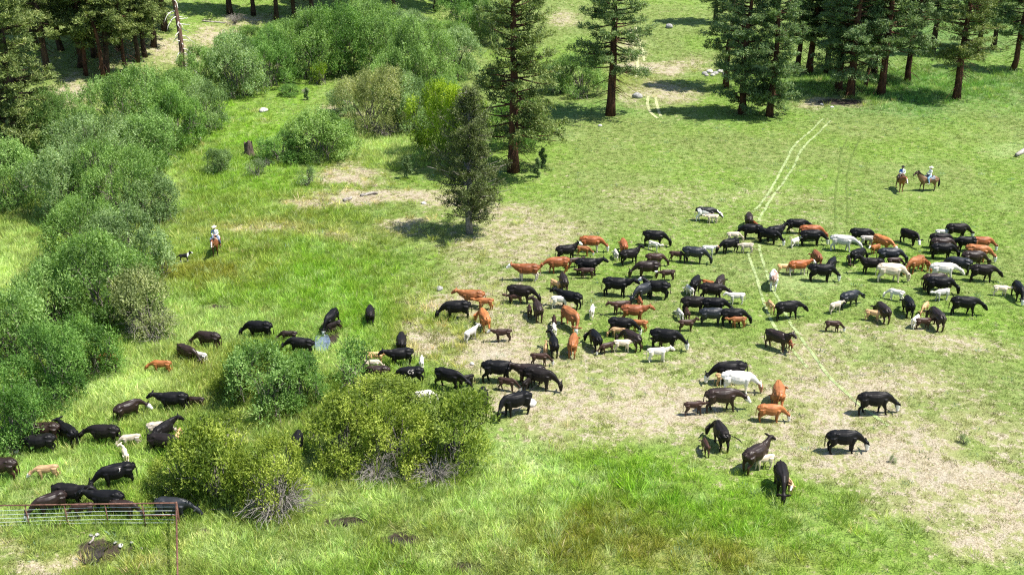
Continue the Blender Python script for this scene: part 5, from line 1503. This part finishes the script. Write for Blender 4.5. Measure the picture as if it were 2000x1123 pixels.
def horse(key, hn, px, py, hd, ct, mane, blanket, label):
    me = BODY[key]
    if not me.materials: me.materials.append(None)
    x, y, z = ground(px, py)
    o = empty('horse', (x, y, z - .01), R(hd), .91); b = put('body', me, (), o); b.material_slots[0].link = 'OBJECT'; b.material_slots[0].material = COATH[ct]
    pts, ys = HN[hn]
    t = TB(); up = np.array([0, 0, .0]); r = np.random.default_rng(5)
    for k in range(26):                                   # mane locks along the crest
        f = k / 25 * 3.2; i = min(int(f), 2); P = pts[6 + i] + (pts[7 + i] - pts[6 + i]) * (f - i)
        rr_ = [.33, .24, .19, .15, .14][i]; P = P + np.array([-.35, 0, .93]) * rr_ * .95; s = 1 if k % 2 else -1
        t.tube([P, P + np.array([-.02, .05 * s, .02]), P + np.array([-.03, .10 * s, -.10 - r.uniform(0, .1)])], [.022, .03, .012], 5)
    put('mane', t.mesh('mane'), M_MANE[mane], o)
    t = TB(); t.tube([(-.90, 0, 1.32), (-1.0, 0, 1.25), (-1.07, .02, .95), (-1.07, .03, .62), (-1.05, .02, .38)], [.05, .06, .09, .10, .03], 8); put('tail', t.mesh('tail'), M_MANE[mane], o)
    def shell(x0, x1, drop, lift, th, n=9):               # a curved pad over the back
        V = []; F = []; xs = np.linspace(x0, x1, 6); an = np.linspace(-drop, drop, n)
        for lay in (0, 1):
            for xx in xs:
                hw, hh, zc = np.interp(xx, [-.64, -.3, .05, .36], [.275, .30, .30, .27]), np.interp(xx, [-.64, -.3, .05, .36], [.33, .325, .33, .34]), np.interp(xx, [-.64, -.3, .05, .36], [1.17, 1.13, 1.10, 1.13])
                for a in an: V.append((xx, (hw + lift + th * lay) * math.sin(a), zc + (hh + lift + th * lay) * math.cos(a)))
        m = 6 * n
        for lay in (0, 1):
            for i in range(5):
                for j in range(n - 1):
                    q = (lay * m + i * n + j, lay * m + i * n + j + 1, lay * m + (i + 1) * n + j + 1, lay * m + (i + 1) * n + j); F.append(q if lay else q[::-1])
        for i in range(5):
            for j in (0, n - 1): F.append((i * n + j, (i + 1) * n + j, m + (i + 1) * n + j, m + i * n + j))
        for j in range(n - 1):
            for i in (0, 5): F.append((i * n + j, i * n + j + 1, m + i * n + j + 1, m + i * n + j))
        me = bpy.data.meshes.new('pad'); me.from_pydata(V, [], F); me.update(); return me
    put('saddle_blanket', shell(-.52, .26, 1.25, .004, .022), M_BLANKET[blanket], o)
    t = TB()
    t.tube([(-.34, 0, 1.52), (-.30, 0, 1.60), (-.26, 0, 1.50)], [(.17, .02), (.15, .025), (.12, .03)], 10, True, np.tile([0, 1., 0], (3, 1)))
    t.tube([(-.30, 0, 1.46), (-.1, 0, 1.44), (.1, 0, 1.48), (.17, 0, 1.54)], [(.18, .05), (.16, .05), (.13, .05), (.06, .04)], 10, True, np.tile([0, 1., 0], (4, 1)))
    t.tube([(.16, 0, 1.50), (.18, 0, 1.60), (.20, 0, 1.64)], [.03, .025, .035], 8)
    for s in (-1, 1): t.tube([(-.05, .26 * s, 1.36), (-.02, .335 * s, 1.12), (.08, .36 * s, .86), (.12, .37 * s, .76)], [(.13, .012), (.10, .012), (.035, .012), (.05, .02)], 8, True, np.tile([1., 0, 0], (4, 1)))
    put('saddle', t.mesh('saddle'), M_LEATHER, o)
    t = TB(); mz = pts[-1]; hand = np.array([.28, 0, 1.66]); sd = np.array([-math.sin(ys[-1]), math.cos(ys[-1]), 0])
    for s in (-1, 1):
        A = mz - (pts[-1] - pts[-2]) * .3 + sd * s * .075; mid = (A + hand) / 2 + np.array([0, .05 * s, -.28])
        t.tube([A, A * .6 + mid * .4 + np.array([0, 0, -.06]), mid, mid * .5 + hand * .5 + np.array([0, 0, -.02]), hand], [.011] * 5, 5)
    hd_ = pts[-2] - pts[-4]
    for q, rr_ in ((pts[-4] + hd_ * .35, .145), (pts[-2] + (pts[-1] - pts[-2]) * .25, .10)):
        a = np.linspace(0, 2 * math.pi, 13); T_ = (pts[-1] - pts[-4]); T_ = T_ / np.linalg.norm(T_); U_ = np.cross(T_, sd)
        t.tube([q + sd * math.cos(v) * rr_ * .82 + U_ * math.sin(v) * rr_ for v in a], [.013] * 13, 5, False)
    put('bridle', t.mesh('bridle'), M_REIN, o)
    tag(o, label, 'horse'); return o

def person(key, h, hat, label, look=0.0):
    me = BODY[key]
    if not me.materials: me.materials.append(M_CLOTH)
    M = Matrix.Translation(h.location) @ Matrix.Rotation(h.rotation_euler.z, 4, 'Z')
    p = M @ Vector((-.091, 0, 1.41))
    o = empty('person', p, h.rotation_euler.z, .91); put('body', me, (), o)
    n = 20; V = []; F = []; prof = [(.0, .875), (.05, .885), (.085, .865), (.098, .80), (.102, .775), (.20, .765), (.205, .758), (.10, .757), (.0, .757)]
    for rr_, z in prof:
        for j in range(n):
            a = 2 * math.pi * j / n; curl = .045 * abs(math.sin(a)) ** 2 if rr_ > .15 else 0
            V.append((rr_ * math.cos(a) * 1.1 + .005, rr_ * math.sin(a) * .95, z + curl - (.025 if rr_ < .02 and z > .8 else 0)))
    for i in range(len(prof) - 1):
        for j in range(n): F.append((i * n + j, i * n + (j + 1) % n, (i + 1) * n + (j + 1) % n, (i + 1) * n + j)[::-1])
    hm = bpy.data.meshes.new('hat'); hm.from_pydata(V, [], F); hm.update(); hm.polygons.foreach_set('use_smooth', np.ones(len(F), bool)); put('hat', hm, M_HAT[hat], o)
    t = TB(); t.tube([(.0, .12 * math.cos(a) + .02, .03 + .0 * a) if False else (.135 * math.sin(a) - .01, .175 * math.cos(a), .05) for a in np.linspace(0, 2 * math.pi, 17)], [(.012, .02)] * 17, 6, False); put('belt', t.mesh('belt'), M_LEATHER, o)
    tag(o, label, 'person'); return o

h1 = horse('horse_a', 'a', 424, 496, -86, 'bay', 'black', 'cream', 'bay horse walking towards the camera in the tall grass')
person('rider_a', h1, 'white', 'person in white long-sleeved shirt and pale hat riding the bay horse')
h2 = horse('horse_c', 'c', 1757, 372, -97, 'sorrel', 'sorrel', 'dark', 'sorrel horse with white socks facing the camera in the upper pasture')
person('rider_b', h2, 'black', 'person in white shirt with painted blue shading and black hat on the sorrel horse')
h3 = horse('horse_b', 'b', 1810, 373, 184, 'buckskin', 'black', 'grey', 'dark buckskin horse standing broadside to the left')
person('rider_c', h3, 'pale', 'person in white shirt and light blue jeans on the buckskin horse')

dm = BODY['dog']; dm.materials.append(M_CLOTH)
d_ = put('dog', dm); x, y, z = ground(361, 512); d_.location = (x, y, z + .06); d_.rotation_euler = (0, 0, R(8)); d_.scale = (1.12,) * 3
tag(d_, 'black and white dog standing in the grass left of the rider', 'dog')
